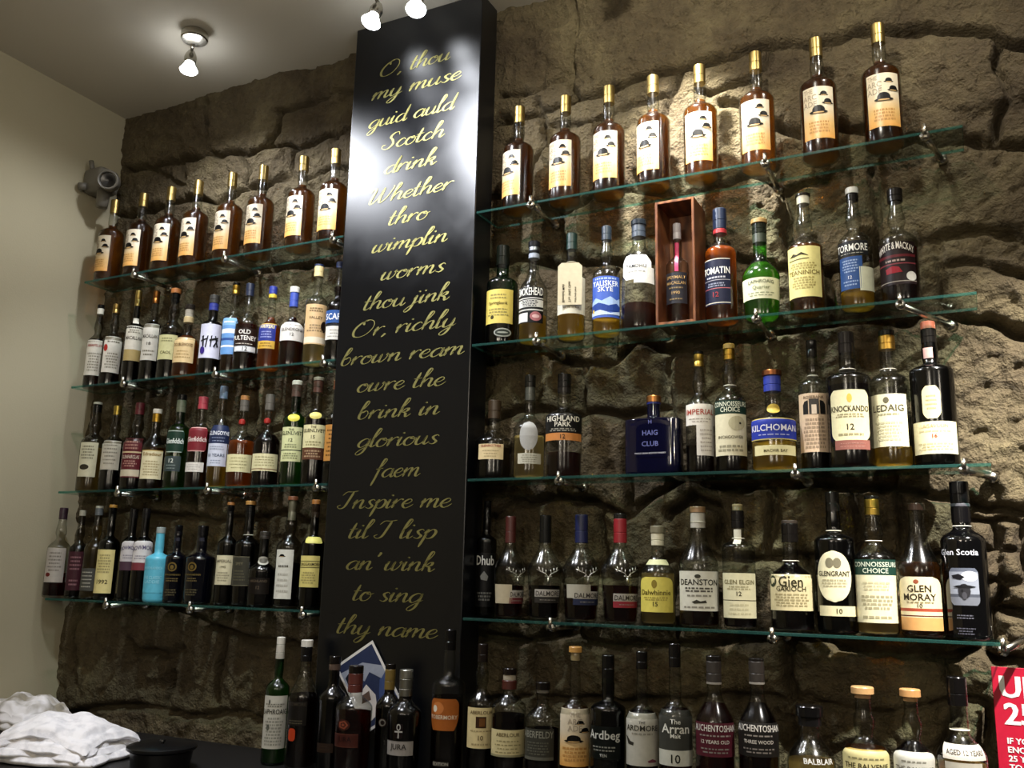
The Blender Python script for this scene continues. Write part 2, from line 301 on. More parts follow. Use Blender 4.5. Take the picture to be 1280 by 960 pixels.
# ------------------------------------------------------------------ poem board with gold script
ST = {
 'a': (.98, [[(.78,.85),(.5,1.0),(.17,.75),(.06,.3),(.28,0),(.58,.22),(.76,.7),(.8,1.0)],[(.8,1.0),(.73,.3),(.86,.0),(1.05,.3)]]),
 'b': (.85, [[(.0,.7),(.32,1.5),(.42,2.0),(.26,2.12),(.14,1.5),(.1,.35),(.3,.0),(.6,.2),(.68,.65),(.48,.98),(.2,.75)]]),
 'c': (.72, [[(.62,.78),(.44,1.0),(.15,.75),(.05,.32),(.28,.0),(.55,.12),(.78,.4)]]),
 'd': (.98, [[(.78,.85),(.5,1.0),(.17,.75),(.06,.3),(.28,0),(.58,.22),(.76,.7),(.85,2.05)],[(.85,2.05),(.73,.3),(.86,.0),(1.05,.3)]]),
 'e': (.75, [[(.08,.42),(.42,.52),(.6,.8),(.42,1.0),(.13,.75),(.05,.32),(.28,.0),(.55,.1),(.8,.4)]]),
 'f': (.6, [[(.12,.8),(.42,1.5),(.55,2.0),(.38,2.12),(.25,1.5),(.14,.0),(.02,-.95)],[(-.08,.95),(.22,1.0),(.5,1.06)]]),
 'g': (.95, [[(.78,.85),(.5,1.0),(.17,.75),(.06,.3),(.28,0),(.58,.22),(.76,.7),(.8,1.0)],[(.8,1.0),(.72,.0),(.6,-.6),(.32,-.9),(.12,-.7),(.4,-.25),(1.0,.3)]]),
 'h': (.98, [[(.0,.7),(.32,1.5),(.42,2.0),(.26,2.12),(.14,1.5),(.08,.0)],[(.1,.25),(.3,.8),(.55,1.0),(.68,.8),(.64,.25),(.76,.0),(1.02,.32)]]),
 'i': (.46, [[(-.05,.55),(.12,1.0),(.08,.25),(.2,.0),(.46,.3)],[(.14,1.42),(.16,1.5),(.19,1.42),(.16,1.4)]]),
 'j': (.48, [[(-.02,.55),(.14,1.0),(.08,.0),(-.02,-.6),(-.28,-.9),(-.42,-.68),(-.1,-.2),(.45,.3)],[(.16,1.42),(.18,1.5),(.21,1.42),(.18,1.4)]]),
 'k': (.88, [[(.0,.7),(.32,1.5),(.42,2.0),(.26,2.12),(.14,1.5),(.08,.0)],[(.1,.3),(.35,.85),(.58,.95),(.55,.62),(.2,.48)],[(.2,.48),(.48,.4),(.6,.0),(.72,.0),(.92,.3)]]),
 'l': (.46, [[(.0,.6),(.32,1.5),(.42,2.0),(.26,2.12),(.12,1.4),(.08,.3),(.2,.0),(.48,.3)]]),
 'm': (1.38, [[(-.05,.55),(.1,1.0),(.12,.7),(.06,.0)],[(.09,.2),(.3,.82),(.5,1.0),(.58,.8),(.52,.0)],[(.55,.2),(.76,.82),(.97,1.0),(1.06,.8),(1.02,.25),(1.14,.0),(1.42,.32)]]),
 'n': (.95, [[(-.05,.55),(.1,1.0),(.12,.7),(.06,.0)],[(.09,.2),(.3,.82),(.53,1.0),(.63,.8),(.6,.25),(.72,.0),(.98,.32)]]),
 'o': (.85, [[(.52,.98),(.2,.88),(.04,.4),(.24,.0),(.58,.1),(.74,.55),(.55,.98),(.42,.8),(.62,.72),(.92,.85)]]),
 'p': (.85, [[(-.05,.55),(.13,1.0),(.1,.2),(-.02,-.95)],[(.1,.25),(.28,.82),(.52,1.0),(.72,.7),(.62,.15),(.36,.0),(.12,.15)]]),
 'r': (.72, [[(-.05,.55),(.1,1.0),(.12,.7),(.06,.0)],[(.09,.2),(.28,.78),(.5,1.02),(.68,.9)]]),
 's': (.72, [[(.62,.84),(.44,1.02),(.2,.82),(.32,.55),(.54,.28),(.36,.0),(.05,.14)]]),
 't': (.56, [[(.22,1.75),(.12,.6),(.14,.12),(.3,.0),(.58,.3)],[(-.1,1.02),(.2,1.06),(.48,1.1)]]),
 'u': (.98, [[(-.05,.55),(.12,1.0),(.08,.3),(.24,.0),(.54,.25),(.72,1.0)],[(.72,1.0),(.66,.25),(.8,.0),(1.03,.32)]]),
 'w': (1.22, [[(-.05,.55),(.12,1.0),(.06,.3),(.2,.0),(.46,.3),(.6,1.0)],[(.6,1.0),(.54,.3),(.68,.0),(.98,.4),(1.06,1.0),(1.0,.82),(1.25,.85)]]),
 'y': (.95, [[(-.05,.55),(.12,1.0),(.08,.3),(.24,.0),(.54,.25),(.72,1.0)],[(.72,1.0),(.64,.0),(.52,-.6),(.26,-.9),(.06,-.7),(.36,-.25),(.98,.3)]]),
 'O': (1.75, [[(.95,2.0),(.45,1.75),(.1,1.0),(.2,.25),(.65,.0),(1.2,.3),(1.5,1.1),(1.35,1.8),(.9,2.05),(.6,1.8),(.7,1.45)]]),
 'S': (1.2, [[(1.1,1.6),(.95,2.0),(.6,1.95),(.42,1.5),(.7,1.05),(.85,.5),(.55,.0),(.1,.12),(.0,.5),(.25,.6)]]),
 'W': (1.9, [[(-.1,1.5),(.2,2.0),(.3,1.5),(.2,.4),(.35,.0),(.75,.6),(1.0,1.9)],[(1.0,1.9),(.92,.5),(1.1,.0),(1.5,.6),(1.75,1.7),(1.7,2.0)]]),
 'I': (1.0, [[(-.15,1.55),(.1,1.95),(.5,1.95),(.95,2.05)],[(.62,1.95),(.5,1.0),(.35,.2),(.05,.0),(-.2,.25),(.0,.45)]]),
 ',': (.35, [[(.12,.12),(.18,.02),(.02,-.3)]]), "'": (.3, [[(.16,2.0),(.18,1.8),(.08,1.5)]]), ' ': (.62, []),
}
def crom(P, n=7):
    P = [Vector(p) for p in P]
    if len(P) == 2: return [P[0].lerp(P[1], i/n) for i in range(n+1)]
    Q = [P[0]*2-P[1]]+P+[P[-1]*2-P[-2]]; out = []
    for i in range(1, len(Q)-2):
        a, b, c, d = Q[i-1], Q[i], Q[i+1], Q[i+2]
        for k in range(n):
            t = k/n; out.append(.5*((2*b)+(c-a)*t+(2*a-5*b+4*c-d)*t*t+(3*b-a-3*c+d)*t**3))
    out.append(P[-1]); return out
def script_line(txt):
    """strokes in x-height units, slanted; returns ribbons and width"""
    x = 0; R = []
    for ch in txt:
        adv, st = ST[ch]
        for s in st:
            pts = [Vector((p[0]+x+.26*p[1], p[1])) for p in crom([Vector((a, b)) for a, b in s])]
            R.append(pts)
        x += adv
    return R, x
POEM = [('O, thou',477,563,521,85),('my muse',466,577,521,112),('guid auld',460,572,517,148),('Scotch',478,556,517,179),('drink',482,546,514,211),('Whether',463,567,514,246),('thro',487,538,513,277),
 ('wimplin',466,560,512,309),('worms',477,557,515,345),('thou jink',456,562,509,381),('Or, richly',442,570,506,415),('brown ream',428,581,504,450),('owre the',448,557,502,486),('brink in',449,550,499,521),
 ('glorious',445,549,498,557),('faem',464,526,496,596),('Inspire me',422,565,494,635),('til I lisp',437,545,491,673),("an' wink",434,544,489,713),('to sing',442,529,486,752),('thy name',422,548,484,795)]
def poem_board():
    zb, zt = CT+.002, CZ+1.525
    r = empty('poem_board', ((SIGN_X0+SIGN_X1)/2, YF, zb)); ox = r.location
    tag(r, 'tall glossy black board with gold script verse between the two sets of glass shelves', 'sign')
    m, nt, out = nmat('black lacquer'); b = N(nt, 'ShaderNodeBsdfGlossy', distribution='BECKMANN', Roughness=.3); b.inputs[0].default_value = (.97, .98, 1, 1)
    df = N(nt, 'ShaderNodeBsdfDiffuse'); df.inputs[0].default_value = (.0025, .003, .0042, 1); fr = N(nt, 'ShaderNodeFresnel', IOR=1.52); mxs = N(nt, 'ShaderNodeMixShader')
    nt.links.new(fr.outputs[0], mxs.inputs[0]); nt.links.new(df.outputs[0], mxs.inputs[1]); nt.links.new(b.outputs[0], mxs.inputs[2])
    no = N(nt, 'ShaderNodeTexNoise', Scale=14.0, Detail=4.0); mr = N(nt, 'ShaderNodeMapRange'); mr.inputs[3].default_value = .29; mr.inputs[4].default_value = .38
    tc = N(nt, 'ShaderNodeTexCoord'); nt.links.new(tc.outputs['Object'], no.inputs['Vector']); nt.links.new(no.outputs['Fac'], mr.inputs[0]); nt.links.new(mr.outputs[0], b.inputs['Roughness']); nt.links.new(mxs.outputs[0], out.inputs[0])
    bm = bmesh.new(); bm_box(bm, (SIGN_X0-ox.x, 0, 0), (SIGN_X1-ox.x, .085, zt-zb), .0025); bmobj('board_panel', bm, m, r)
    gold = solid('#98935c', .42, .8)
    for txt, xa, xb, xc, yb in POEM:
        V, F = [], []
        A = at(xa, yb, YF); B = at(xb, yb, YF); C = at(xc, yb, YF); rib, wd = script_line(txt)
        allx = [p.x for s in rib for p in s]; x0, x1 = min(allx), max(allx)
        s = (B.x-A.x)/(x1-x0); xh = min(max(s, .0155), .0215)
        for pts in rib:
            n = len(pts); i0 = len(V)
            for i, p in enumerate(pts):
                t = (pts[min(i+1, n-1)]-pts[max(i-1, 0)]); t = t.normalized() if t.length > 1e-6 else Vector((1, 0))
                w = .034+.062*max(0, -t.y)**1.5; w *= min(1, .45+.55*min(i, n-1-i)/2.0)
                nx, ny = -t.y*w, t.x*w
                for sg in (1, -1):
                    V.append((A.x+(p.x+sg*nx-x0)*s-ox.x, -.0012, C.z+(p.y+sg*ny)*xh-ox.z))
            for i in range(n-1): F.append((i0+2*i, i0+2*i+1, i0+2*i+3, i0+2*i+2))
        o = mesh('verse_line', V, F, gold, r, False); o['label'] = 'line of gold script lettering'
poem_board()

# ------------------------------------------------------------------ glass shelves and steel brackets
def shelf_mat():
    m, nt, out = nmat('shelf glass'); tr = N(nt, 'ShaderNodeBsdfTransparent'); tr.inputs[0].default_value = (.86, .93, .90, 1)
    gl = N(nt, 'ShaderNodeBsdfGlossy', Roughness=.02); fr = N(nt, 'ShaderNodeFresnel', IOR=1.5); ms = N(nt, 'ShaderNodeMixShader')
    outer_fresnel(nt, fr, ms); nt.links.new(tr.outputs[0], ms.inputs[1]); nt.links.new(gl.outputs[0], ms.inputs[2]); nt.links.new(ms.outputs[0], out.inputs[0])
    e, nt, out = nmat('shelf glass edge'); b = N(nt, 'ShaderNodeBsdfPrincipled', Roughness=.15); b.inputs[0].default_value = (*srgb('#3f756d'), 1)
    t2 = N(nt, 'ShaderNodeBsdfTransparent'); t2.inputs[0].default_value = (.35, .7, .62, 1); m2 = N(nt, 'ShaderNodeMixShader'); m2.inputs[0].default_value = .78
    nt.links.new(b.outputs[0], m2.inputs[1]); nt.links.new(t2.outputs[0], m2.inputs[2]); nt.links.new(m2.outputs[0], out.inputs[0])
    return [m, e]
SHM = shelf_mat(); NUM = ['topmost', 'second from top', 'third from top', 'lowest']
def shelf(side, k):
    xa, xb = (XL+.085, SIGN_X0-.003) if side == 'left' else (SIGN_X1+.003, .022)
    r = bmesh.new(); bm_box(r, (xa, YF, SH_Z[k]-.0065), (xb, YF+.113, SH_Z[k]), .0008, 1)
    o = bmobj('glass_shelf', r, SHM)
    for p in o.data.polygons:
        if abs(p.normal.z) < .9: p.material_index = 1
    tag(o, f'{NUM[k]} glass shelf of bottles on the {side} of the black board', 'shelf', f'glass shelves on the {side}')
for sd in ('left', 'right'):
    for k in range(4): shelf(sd, k)
STEEL = solid('#b7b3a8', .25, 1.0)
def bracket(px, py, k, side, nth, foot=None):
    P = at(px, py, YF-.004); x, z = P.x, SH_Z[k]-.013
    r = empty('shelf_bracket', (x, YF, z)); tag(r, f'steel rod bracket holding the {NUM[k]} {side} glass shelf, {nth}', 'bracket', f'steel shelf brackets on the {side}')
    F = Vector((0, YW-.005-YF, 0)) if foot is None else at(*foot, YW-.012)-Vector((x, YF, z))
    st = Vector((0, -.008, 0)) if foot is None else Vector((0, -.004, 0))
    bm = bmesh.new(); bm_tube(bm, st, F, .006, seg=14); bmobj('rod', bm, STEEL, r, True)
    bm = bmesh.new(); bm_tube(bm, st+Vector((0, -.006, 0)), st+Vector((0, .007, 0)), .0095, seg=18); bm_tube(bm, (0, -.0125, 0), (0, -.012, .022), .0045, seg=10); bmobj('clamp', bm, STEEL, r, True)
    d = F.normalized(); bm = bmesh.new(); bm_tube(bm, F-d*.012, F+d*.006, .011, seg=18); bmobj('wall_plate', bm, STEEL, r, True)
for k, L in enumerate([[(170, 337), (283, 318), (418, 292)], [(157, 471), (272, 456), (407, 436)], [(150, 607), (262, 603), (398, 598)], [(135, 754), (240, 757), (380, 761)]]):
    for (px, py), nth in zip(L, ('nearest the pale side wall', 'in the middle', 'next to the board')): bracket(px, py, k, 'left', nth)
RB = [([(665, 250), (957, 202)], (1155, 155), (1178, 200)), ([(672, 427), (946, 396)], (1125, 372), (1190, 408)), ([(700, 592), (995, 588)], (1205, 583), (1241, 597)), ([(690, 776), (966, 791)], (1254, 808), (1295, 792))]
for k, (L, e, f) in enumerate(RB):
    for (px, py), nth in zip(L, ('next to the board', 'in the middle')): bracket(px, py, k, 'right', nth)
    bracket(e[0], e[1], k, 'right', 'at its far end', f)

# ------------------------------------------------------------------ ceiling lamps
def lamp(base, bulb, label, energy, kind='POINT', aim=None, cone=90, col=COOL, blend=.6, glow=14.0):
    b = Vector(bulb); r = empty('ceiling_lamp', (base[0], base[1], CEIL)); tag(r, label, 'lamp', 'small spot lamps on the ceiling')
    lathe('ceiling_mount', [(.004, -.002), (.036, -.002), (.039, -.006), (.039, -.024), (.036, -.028), (.004, -.028)], STEEL, r)
    lo = b-r.location; d = (Vector(aim)-b).normalized() if aim is not None else Vector((0, .25, -1)).normalized()
    top = lo-d*.062
    bm = bmesh.new(); bm_tube(bm, (lo.x*.35, lo.y*.35, -.026), top, .005, seg=12); bmobj('arm', bm, STEEL, r, True)
    q = d.to_track_quat('Z', 'Y').to_matrix().to_4x4()
    def part(name, prof, m):
        o = lathe(name, prof, m, r); o.data.transform(Matrix.Translation(lo) @ q); return o
    part('lamp_holder', [(.003, -.066), (.010, -.062), (.016, -.05), (.0185, -.04), (.017, -.028), (.0135, -.024), (.004, -.023)], STEEL)
    m, nt, out = MATS.get('lit lamp glass'), None, None
    if m is None:
        m, nt, out = nmat('lit lamp glass'); e = N(nt, 'ShaderNodeEmission', Strength=glow); e.inputs[0].default_value = (.95, .97, 1, 1); nt.links.new(e.outputs[0], out.inputs[0])
    part('bulb', [(.003, -.0235), (.012, -.023), (.017, -.014), (.024, -.002), (.0265, .002), (.024, .006), (.012, .011), (.002, .012)], m)
    lamp_light('ceiling_lamp_light', kind, b+d*.034, energy, col, .022, None if kind == 'POINT' else b+d, cone, blend)
A_ = atz(244, 40, CEIL); A_B = at(236, 87, A_.y+.035)
lamp((A_.x, A_.y), A_B, 'small steel ceiling spot lamp alone at the left above the shelves', 7, 'SPOT', A_B+Vector((.0, -.05, -1)), 166)
B_B = at(464, 27, 1.775); lamp((B_B.x+.01, B_B.y-.05), B_B, 'lit steel spot lamp over the left edge of the black board', 1.2, 'SPOT', B_B+Vector((-.15, -.3, -1)), 160)
C_B = at(520, 11, 1.775); lamp((C_B.x, C_B.y-.05), C_B, 'lit steel spot lamp over the middle of the black board', 1.2, 'SPOT', C_B+Vector((.15, -.3, -1)), 160)
lamp((-1.93, 1.30), (-1.955, 1.31, CEIL-.1), 'ceiling spot lamp further out on the left, over the counter', 20, 'SPOT', (-1.75, 1.95, CZ+.35), 105, COOL, .4)
lamp((-1.35, 1.12), (-1.35, 1.155, CEIL-.1), 'ceiling spot lamp further out in front of the board', 50, 'SPOT', (-1.15, 1.9, CZ+.45), 95, COOL, .4)
F_aim = at(872, 236, YW); lamp((-.62, 1.66), (-.62, 1.70, CEIL-.1), 'ceiling spot lamp close over the right hand shelves', 110, 'SPOT', F_aim, 56, (1, .97, .9), 1.0)
lamp((.10, 1.62), (.10, 1.66, CEIL-.1), 'ceiling spot lamp over the right end of the shelves', 6, 'SPOT', (-.05, 1.95, CZ+.5), 120, (1, .95, .84), .8)
G_aim = at(1285, 715, YW); lamp((.62, 1.05), (.62, 1.07, CEIL-.1), 'ceiling spot lamp beyond the right end of the shelves', 340, 'SPOT', G_aim, 36, (1, .95, .89), .9)
H_aim = at(870, 160, YW); lamp((-.35, 1.0), (-.35, 1.02, CEIL-.1), 'ceiling spot lamp over the middle of the right hand shelves', 26, 'SPOT', H_aim, 92, (1, .94, .80), .8)

# ------------------------------------------------------------------ bottles
YB = 1.957
SHP = {  # body top, shoulder end, neck radius, shoulder curve, neck bulge, base taper, section power, depth
 'std': (.575, .68, .33, 1.35, .06, 0, 2, 1), 'bulb': (.53, .66, .34, 1.2, .17, 0, 2, 1), 'tall': (.60, .70, .40, 1.6, .0, 0, 2, 1), 'slope': (.50, .72, .36, .95, .0, 0, 2, 1),
 'squat': (.46, .62, .33, 1.2, .04, .0, 2, 1), 'cone': (.52, .86, .36, .62, .0, 0, 2, 1), 'round': (.42, .62, .36, 1.15, .0, .08, 2, 1), 'broad': (.55, .66, .34, 1.7, .03, .06, 2, 1),
 'stag': (.46, .74, .32, .95, .0, .16, 2, 1), 'flare': (.62, .78, .42, 1.2, .0, -.18, 2, 1), 'flask': (.685, .71, .23, 3.2, .0, .0, 5, .42), 'waist': (.62, .755, .38, 1.3, .0, .10, 2, 1), 'sq2': (.67, .82, .33, 1.2, .03, 0, 2, 1), 'rnd2': (.55, .70, .36, 1.25, .0, .05, 2, 1), 'rnd3': (.56, .79, .40, 1.3, .0, .05, 2, 1),
 'bulb2': (.58, .70, .34, 1.2, .17, 0, 2, 1), 'slope2': (.59, .79, .36, 1.0, .0, 0, 2, 1), 'cone2': (.55, .80, .36, .7, .0, 0, 2, 1),
 'cut': (.56, .66, .36, 2.2, .0, 0, 2, 1), 'plain': (.63, .71, .33, 1.9, .05, 0, 2, 1)}
class Row: pass
RW = Row()
def row(ox, oy, s, z, group, Y=YB): RW.ox, RW.oy, RW.s, RW.z, RW.group, RW.Y = ox, oy, s, z, group, Y
def fit_x(px, Y, zb):
    z = zb+.1; x = at(px, 500, Y).x
    for _ in range(6): x = at(px, proj((x, Y, z))[1], Y).x
    return x
def fit_z(x, Y, py):
    z = CZ
    for _ in range(12):
        a = proj((x, Y, z))[1]; b = proj((x, Y, z+.01))[1]; z += (py-a)/(b-a)*.01
    return z
def profile(h, R, sh):
    tb, ts, rn, q, bu, ta, n, dep = sh
    P = [(R*(1-ta)*.86, 0), (R*(1-ta)*.97, .003), (R*(1-ta), .009)]
    for i in range(1, 9):
        t = i/8; P.append((R*(1-ta*(1-t)), .009+(tb*h-.009)*t))
    for i in range(1, 11):
        t = i/10; P.append((R*(rn+(1-rn)*(.5+.5*math.cos(math.pi*t**q))), h*(tb+(ts-tb)*t)))
    for i in range(1, 7):
        t = i/6; z = h*(ts+(1-ts)*t)-.004*t; P.append((R*rn, z))
    return [(r+(bu*R*math.exp(-((z/h-ts-.075)/.045)**2) if z/h > tb else 0), z) for r, z in P]
class Btl:
    def ring(s, r):
        t = min(1, max(0, (r/s.R-s.sh[2])/(1-s.sh[2]-.12))); return 2+(s.sh[6]-2)*t, 1+(s.sh[7]-1)*t
    def r_at(s, z): return float(np.interp(z, [p[1] for p in s.P], [p[0] for p in s.P]))
    def surf(s, u, z, th0, off):
        r = s.r_at(z)
        if s.sh[6] == 2:
            th = th0+u/max(r, .3*s.R); return ((r+off)*math.sin(th), -(r+off)*math.cos(th), z)
        n, d = s.ring(r); x = max(-.97*r, min(.97*r, s.R*math.sin(th0)+u)); return (x, -r*d*(1-abs(x/r)**n)**(1/n)-off, z)
def shell(bt, prof, inset=0.0, seg=28):
    V, F = [], []
    for r, z in prof:
        n, d = bt.ring(r); r = max(r-inset, .001)
        for k in range(seg):
            t = 2*math.pi*k/seg; c, s = math.cos(t), math.sin(t)
            V.append((r*math.copysign(abs(c)**(2/n), c), r*d*math.copysign(abs(s)**(2/n), s), z))
    for i in range(len(prof)-1):
        for k in range(seg):
            a, b = i*seg+k, i*seg+(k+1) % seg; F.append((a, b, b+seg, a+seg))
    F.append(tuple(range(seg-1, -1, -1))); F.append(tuple((len(prof)-1)*seg+k for k in range(seg)))
    return V, F
def paper(c):
    v = sum(srgb(c)); return solid(c, .5 if v > .5 else .42, spec=.45 if v > .5 else .2)
OUT = {'rect': lambda v: 1, 'oval': lambda v: math.sqrt(max(.0, 1-(2*v-1)**2)), 'arch': lambda v: 1 if v > .22 else .55+.45*math.sqrt(max(0, 1-((.22-v)/.22)**2)),
       'rrect': lambda v: 1-.22*max(0, (abs(2*v-1)-.72)/.28)**2, 'slab': lambda v: 1 if v > .42 else 1-.0*v, 'tab': lambda v: 1-.5*max(0, (abs(2*v-1)-.55)/.45)**2,
       'shield': lambda v: 1-.3*max(0, (v-.55)/.45)**1.5-.25*max(0, (.2-v)/.2)**2, 'hex': lambda v: min(1, .62+1.5*min(v, 1-v))}
def L(x1, y1, x2, y2, c, T=(), out='rect', bands=(), fine=(), polys=(), name='label', th=None, look=None): return dict(locals())
def put_label(bt, root, d, ry=None):
    """d in crop pixels (converted through the camera) or, with ry, in metres on the bottle: x1,x2 angle-arc, y1,y2 heights"""
    if d['th'] is not None: uh, th0, zt, zb = d['x1'], d['th'], d['y1'], d['y2']
    else:
        f = lambda x: math.asin(max(-.96, min(.96, (x-bt.c)/bt.hw)))
        a1, a2 = f(d['x1']), f(d['x2']); th0 = bt.face+(a1+a2)/2; uh = bt.R*(a2-a1)/2
        if bt.sh[6] != 2: th0 = math.asin(max(-.9, min(.9, ((d['x1']+d['x2'])/2-bt.c)/bt.hw))); uh = bt.R*(d['x2']-d['x1'])/2/bt.hw
        zt, zb = bt.zpx(d['y1']), bt.zpx(d['y2'])
    H = zt-zb; ow = OUT[d['out']]; V, F, MI, mats = [], [], [], []
    def mi(c):
        m = c if not isinstance(c, str) else paper(c)
        if m not in mats: mats.append(m)
        return mats.index(m)
    base = mi(d['c']); nr = 8 if d['out'] == 'rect' else 22
    vs = sorted(set([round(i/nr, 4) for i in range(nr+1)]+[round(b[0], 4) for b in d['bands']]+[round(b[1], 4) for b in d['bands']])); nc = 12
    for v in vs:
        w = uh*max(ow(v), .04)
        for j in range(nc+1): V.append(bt.surf(-w+2*w*j/nc, zt-v*H, th0, .0006))
    for i in range(len(vs)-1):
        vm = (vs[i]+vs[i+1])/2; m = base
        for b in d['bands']:
            if b[0] <= vm <= b[1]: m = mi(b[2])
        for j in range(nc): a = i*(nc+1)+j; F.append((a, a+nc+1, a+nc+2, a+1)); MI.append(m)
    def add(pts, faces, c, off):
        i0 = len(V); k = mi(c)
        for u, v in pts: V.append(bt.surf(u, zt-v*H, th0, off))
        for f in faces: F.append(tuple(i0+q for q in f)); MI.append(k)
    for t in d['T']:
        s, v, hh, c = t[:4]; wm = t[4] if len(t) > 4 else .84; tv, tf, tw = text_geo(s); h = hh*H
        sx = min(h, wm*2*uh/tw); arc = t[5] if len(t) > 5 else 0; uo = t[6]*uh if len(t) > 6 else 0
        add([((x-tw/2)*sx+uo, v+hh/2-y*hh-arc*(1-((x-tw/2)/(tw/2))**2)) for x, y in tv], tf, c, .0012)
    for v0, v1, n, c in d['fine']:
        for i in range(n):
            v = v0+(v1-v0)*(i+.5)/n; bh = min(.3*(v1-v0)/n, .022); x = -.7+rnd.random()*.25; xe = -x
            while x < xe:
                w = .06+rnd.random()*.16; e = min(x+w, xe); add([(x*uh, v-bh), (e*uh, v-bh), (e*uh, v+bh), (x*uh, v+bh)], [(3, 2, 1, 0)], c, .0011); x = e+.05
    for k, (c, pts) in enumerate(d['polys']):
        us = [q[0] for q in pts]; u = min(us); step = .16
        while u < max(us):                              # wide prints are laid on in narrow upright strips so that they follow the curve
            st = clip(clip(pts, u, 1), u+step, -1); u += step
            if len(st) > 2: add([(a*uh, b) for a, b in st], [tuple(range(len(st)))], c, .0009+.00022*k)
    o = mesh(d['name'], V, F, mats, root, True, MI)
    if d['look']: o['label'] = d['look']
    return o
def clip(P, x, s):
    out = []
    for a, b in zip(P, P[1:]+P[:1]):
        ia, ib = s*(a[0]-x) >= 0, s*(b[0]-x) >= 0
        if ia: out.append(a)
        if ia != ib: t = (x-a[0])/(b[0]-a[0]); out.append((x, a[1]+t*(b[1]-a[1])))
    return out
def ell(cu, cv, ru, rv, n=18, a0=0, a1=2*math.pi): return [(cu+ru*math.cos(a0+(a1-a0)*i/n), cv+rv*math.sin(a0+(a1-a0)*i/n)) for i in range(n)]
def hat(cu, cv, s, asp):
    w, h = s, s*asp
    return [('#0a0908', ell(cu, cv, w, h*.22)), ('#c9a36a', ell(cu, cv+h*.06, w*.6, h*.12)), ('#0a0908', [(cu-w*.68, cv-h*.02)]+[(cu-w*.68*math.cos(math.pi*i/12), cv-h*.1-h*.8*math.sin(math.pi*i/12)**.7) for i in range(13)]+[(cu+w*.68, cv-h*.02)])]
def caps(bt, root, spec):
    """spec: [(bottom y px, colour, radius factor, kind)] from the top down"""
    zt = bt.h; rn = bt.R*bt.sh[2]
    for i, c in enumerate(spec):
        yb, colr = c[0], c[1]; rf = c[2] if len(c) > 2 else 1.0; nm = c[3] if len(c) > 3 else ('cap' if len(spec) == 1 else ['stopper', 'capsule', 'capsule_band', 'collar'][i])
        zb = bt.zax(yb) if yb > 3 else bt.h*(1-yb)
        zb = min(zb, zt-.003); r = max(rn*1.08, bt.r_at((zb+zt)/2)+.0009, bt.r_at(zb)+.0009 if rf == 1.0 else 0)*rf; b = min(.0016, (zt-zb)*.2)
        m = solid(colr, .35, 1.0) if c[-1] == 'metal' else (solid(colr, .38) if sum(srgb(colr)) > .06 else solid(colr, .2, spec=.35))
        if nm == 'metal': nm = 'cap' if len(spec) == 1 else ['stopper', 'capsule', 'capsule_band', 'collar'][i]
        pr = [(r*.85, zb), (r, zb+b*.3)]
        if zt-zb > .02 and i <= 1: zz = zb+(zt-zb)*.42; pr += [(r, zz-.0012), (r*.955, zz-.0004), (r*.955, zz+.0004), (r, zz+.0012)]
        pr += [(r, zt-b), (r-b*.7, zt)]
        lathe(nm, pr, m, root, 20); zt = zb
def bottle(x1, x2, yt, label, sh='std', gl='clear', lq=('amber', None), cp=(), *labels, tie=False, h=None, name='whisky_bottle', cat='bottle', dY=0.0, extra=None, grp=None, tb=None):
    o = RW; bt = Btl(); Y = o.Y+dY; s = o.s
    cx = (x1+x2)/2; bt.c, bt.hw = cx, (x2-x1)/2; px = o.ox+cx/s
    bt.sh = SHP[sh]; X = fit_x(px, Y, o.z); zt = fit_z(X, Y, o.oy+yt/s)
    bt.h = h or zt-o.z
    vd = Vector((X, Y, 0)).normalized(); nv = Vector((vd.y, -vd.x, 0)); P = Vector((X, Y, o.z+.1))
    bt.R = min(.06, (x2-x1)/s/2/((proj(P+nv*.04)[0]-proj(P-nv*.04)[0])/2)*.04); bt.face = -math.atan2(X, Y)
    if bt.sh[6] != 2: bt.R *= 1.0/max(.75, abs(math.cos(math.atan2(X, Y))))
    fx, fy = X-vd.x*bt.R, Y-vd.y*bt.R*bt.sh[7]
    bt.zpx = lambda y: min(bt.h-.002, max(.002, fit_z(fx, fy, o.oy+y/s)-o.z)); bt.zax = lambda y: fit_z(X, Y, o.oy+y/s)-o.z
    bt.P = profile(bt.h, bt.R, bt.sh)
    r = empty(name, (X, Y, o.z+.0004)); tag(r, label, cat, grp or o.group); bt.root = r
    V, F = shell(bt, bt.P)
    if gl in OPAQUE: g = mesh('glass_body', V, F, solid(OPAQUE[gl][0], OPAQUE[gl][1], 0, .5, .3), r)
    else: g = mesh('glass_body', V, F, glass(gl), r)
    if lq and gl not in OPAQUE:
        zl = bt.zpx(lq[1]) if lq[1] else bt.h*.8
        pr = [(q, z) for q, z in bt.P if .004 < z < zl]; pr = [(pr[0][0]*.9, .005)]+pr+[(bt.r_at(zl), zl)]
        V, F = shell(bt, pr, .0022, 24); w = mesh('whisky', V, F, liquid(lq[0], LIQ[lq[0]]), r)
    if cp: caps(bt, r, cp)
    for d in labels: put_label(bt, r, d)
    if tie:
        z = bt.h*(bt.sh[1]+.01); rr = bt.r_at(z)+.001; lathe('string_tie', [(rr, z-.001), (rr+.0014, z), (rr, z+.001), (rr-.0006, z)], solid('#d8d2c0', .7), r, 20)
        V = []; 
    if extra: extra(bt, r)
    return r
GOLD, BLK, CORK = '#a9925a', '#0b0a0a', '#a5713f'

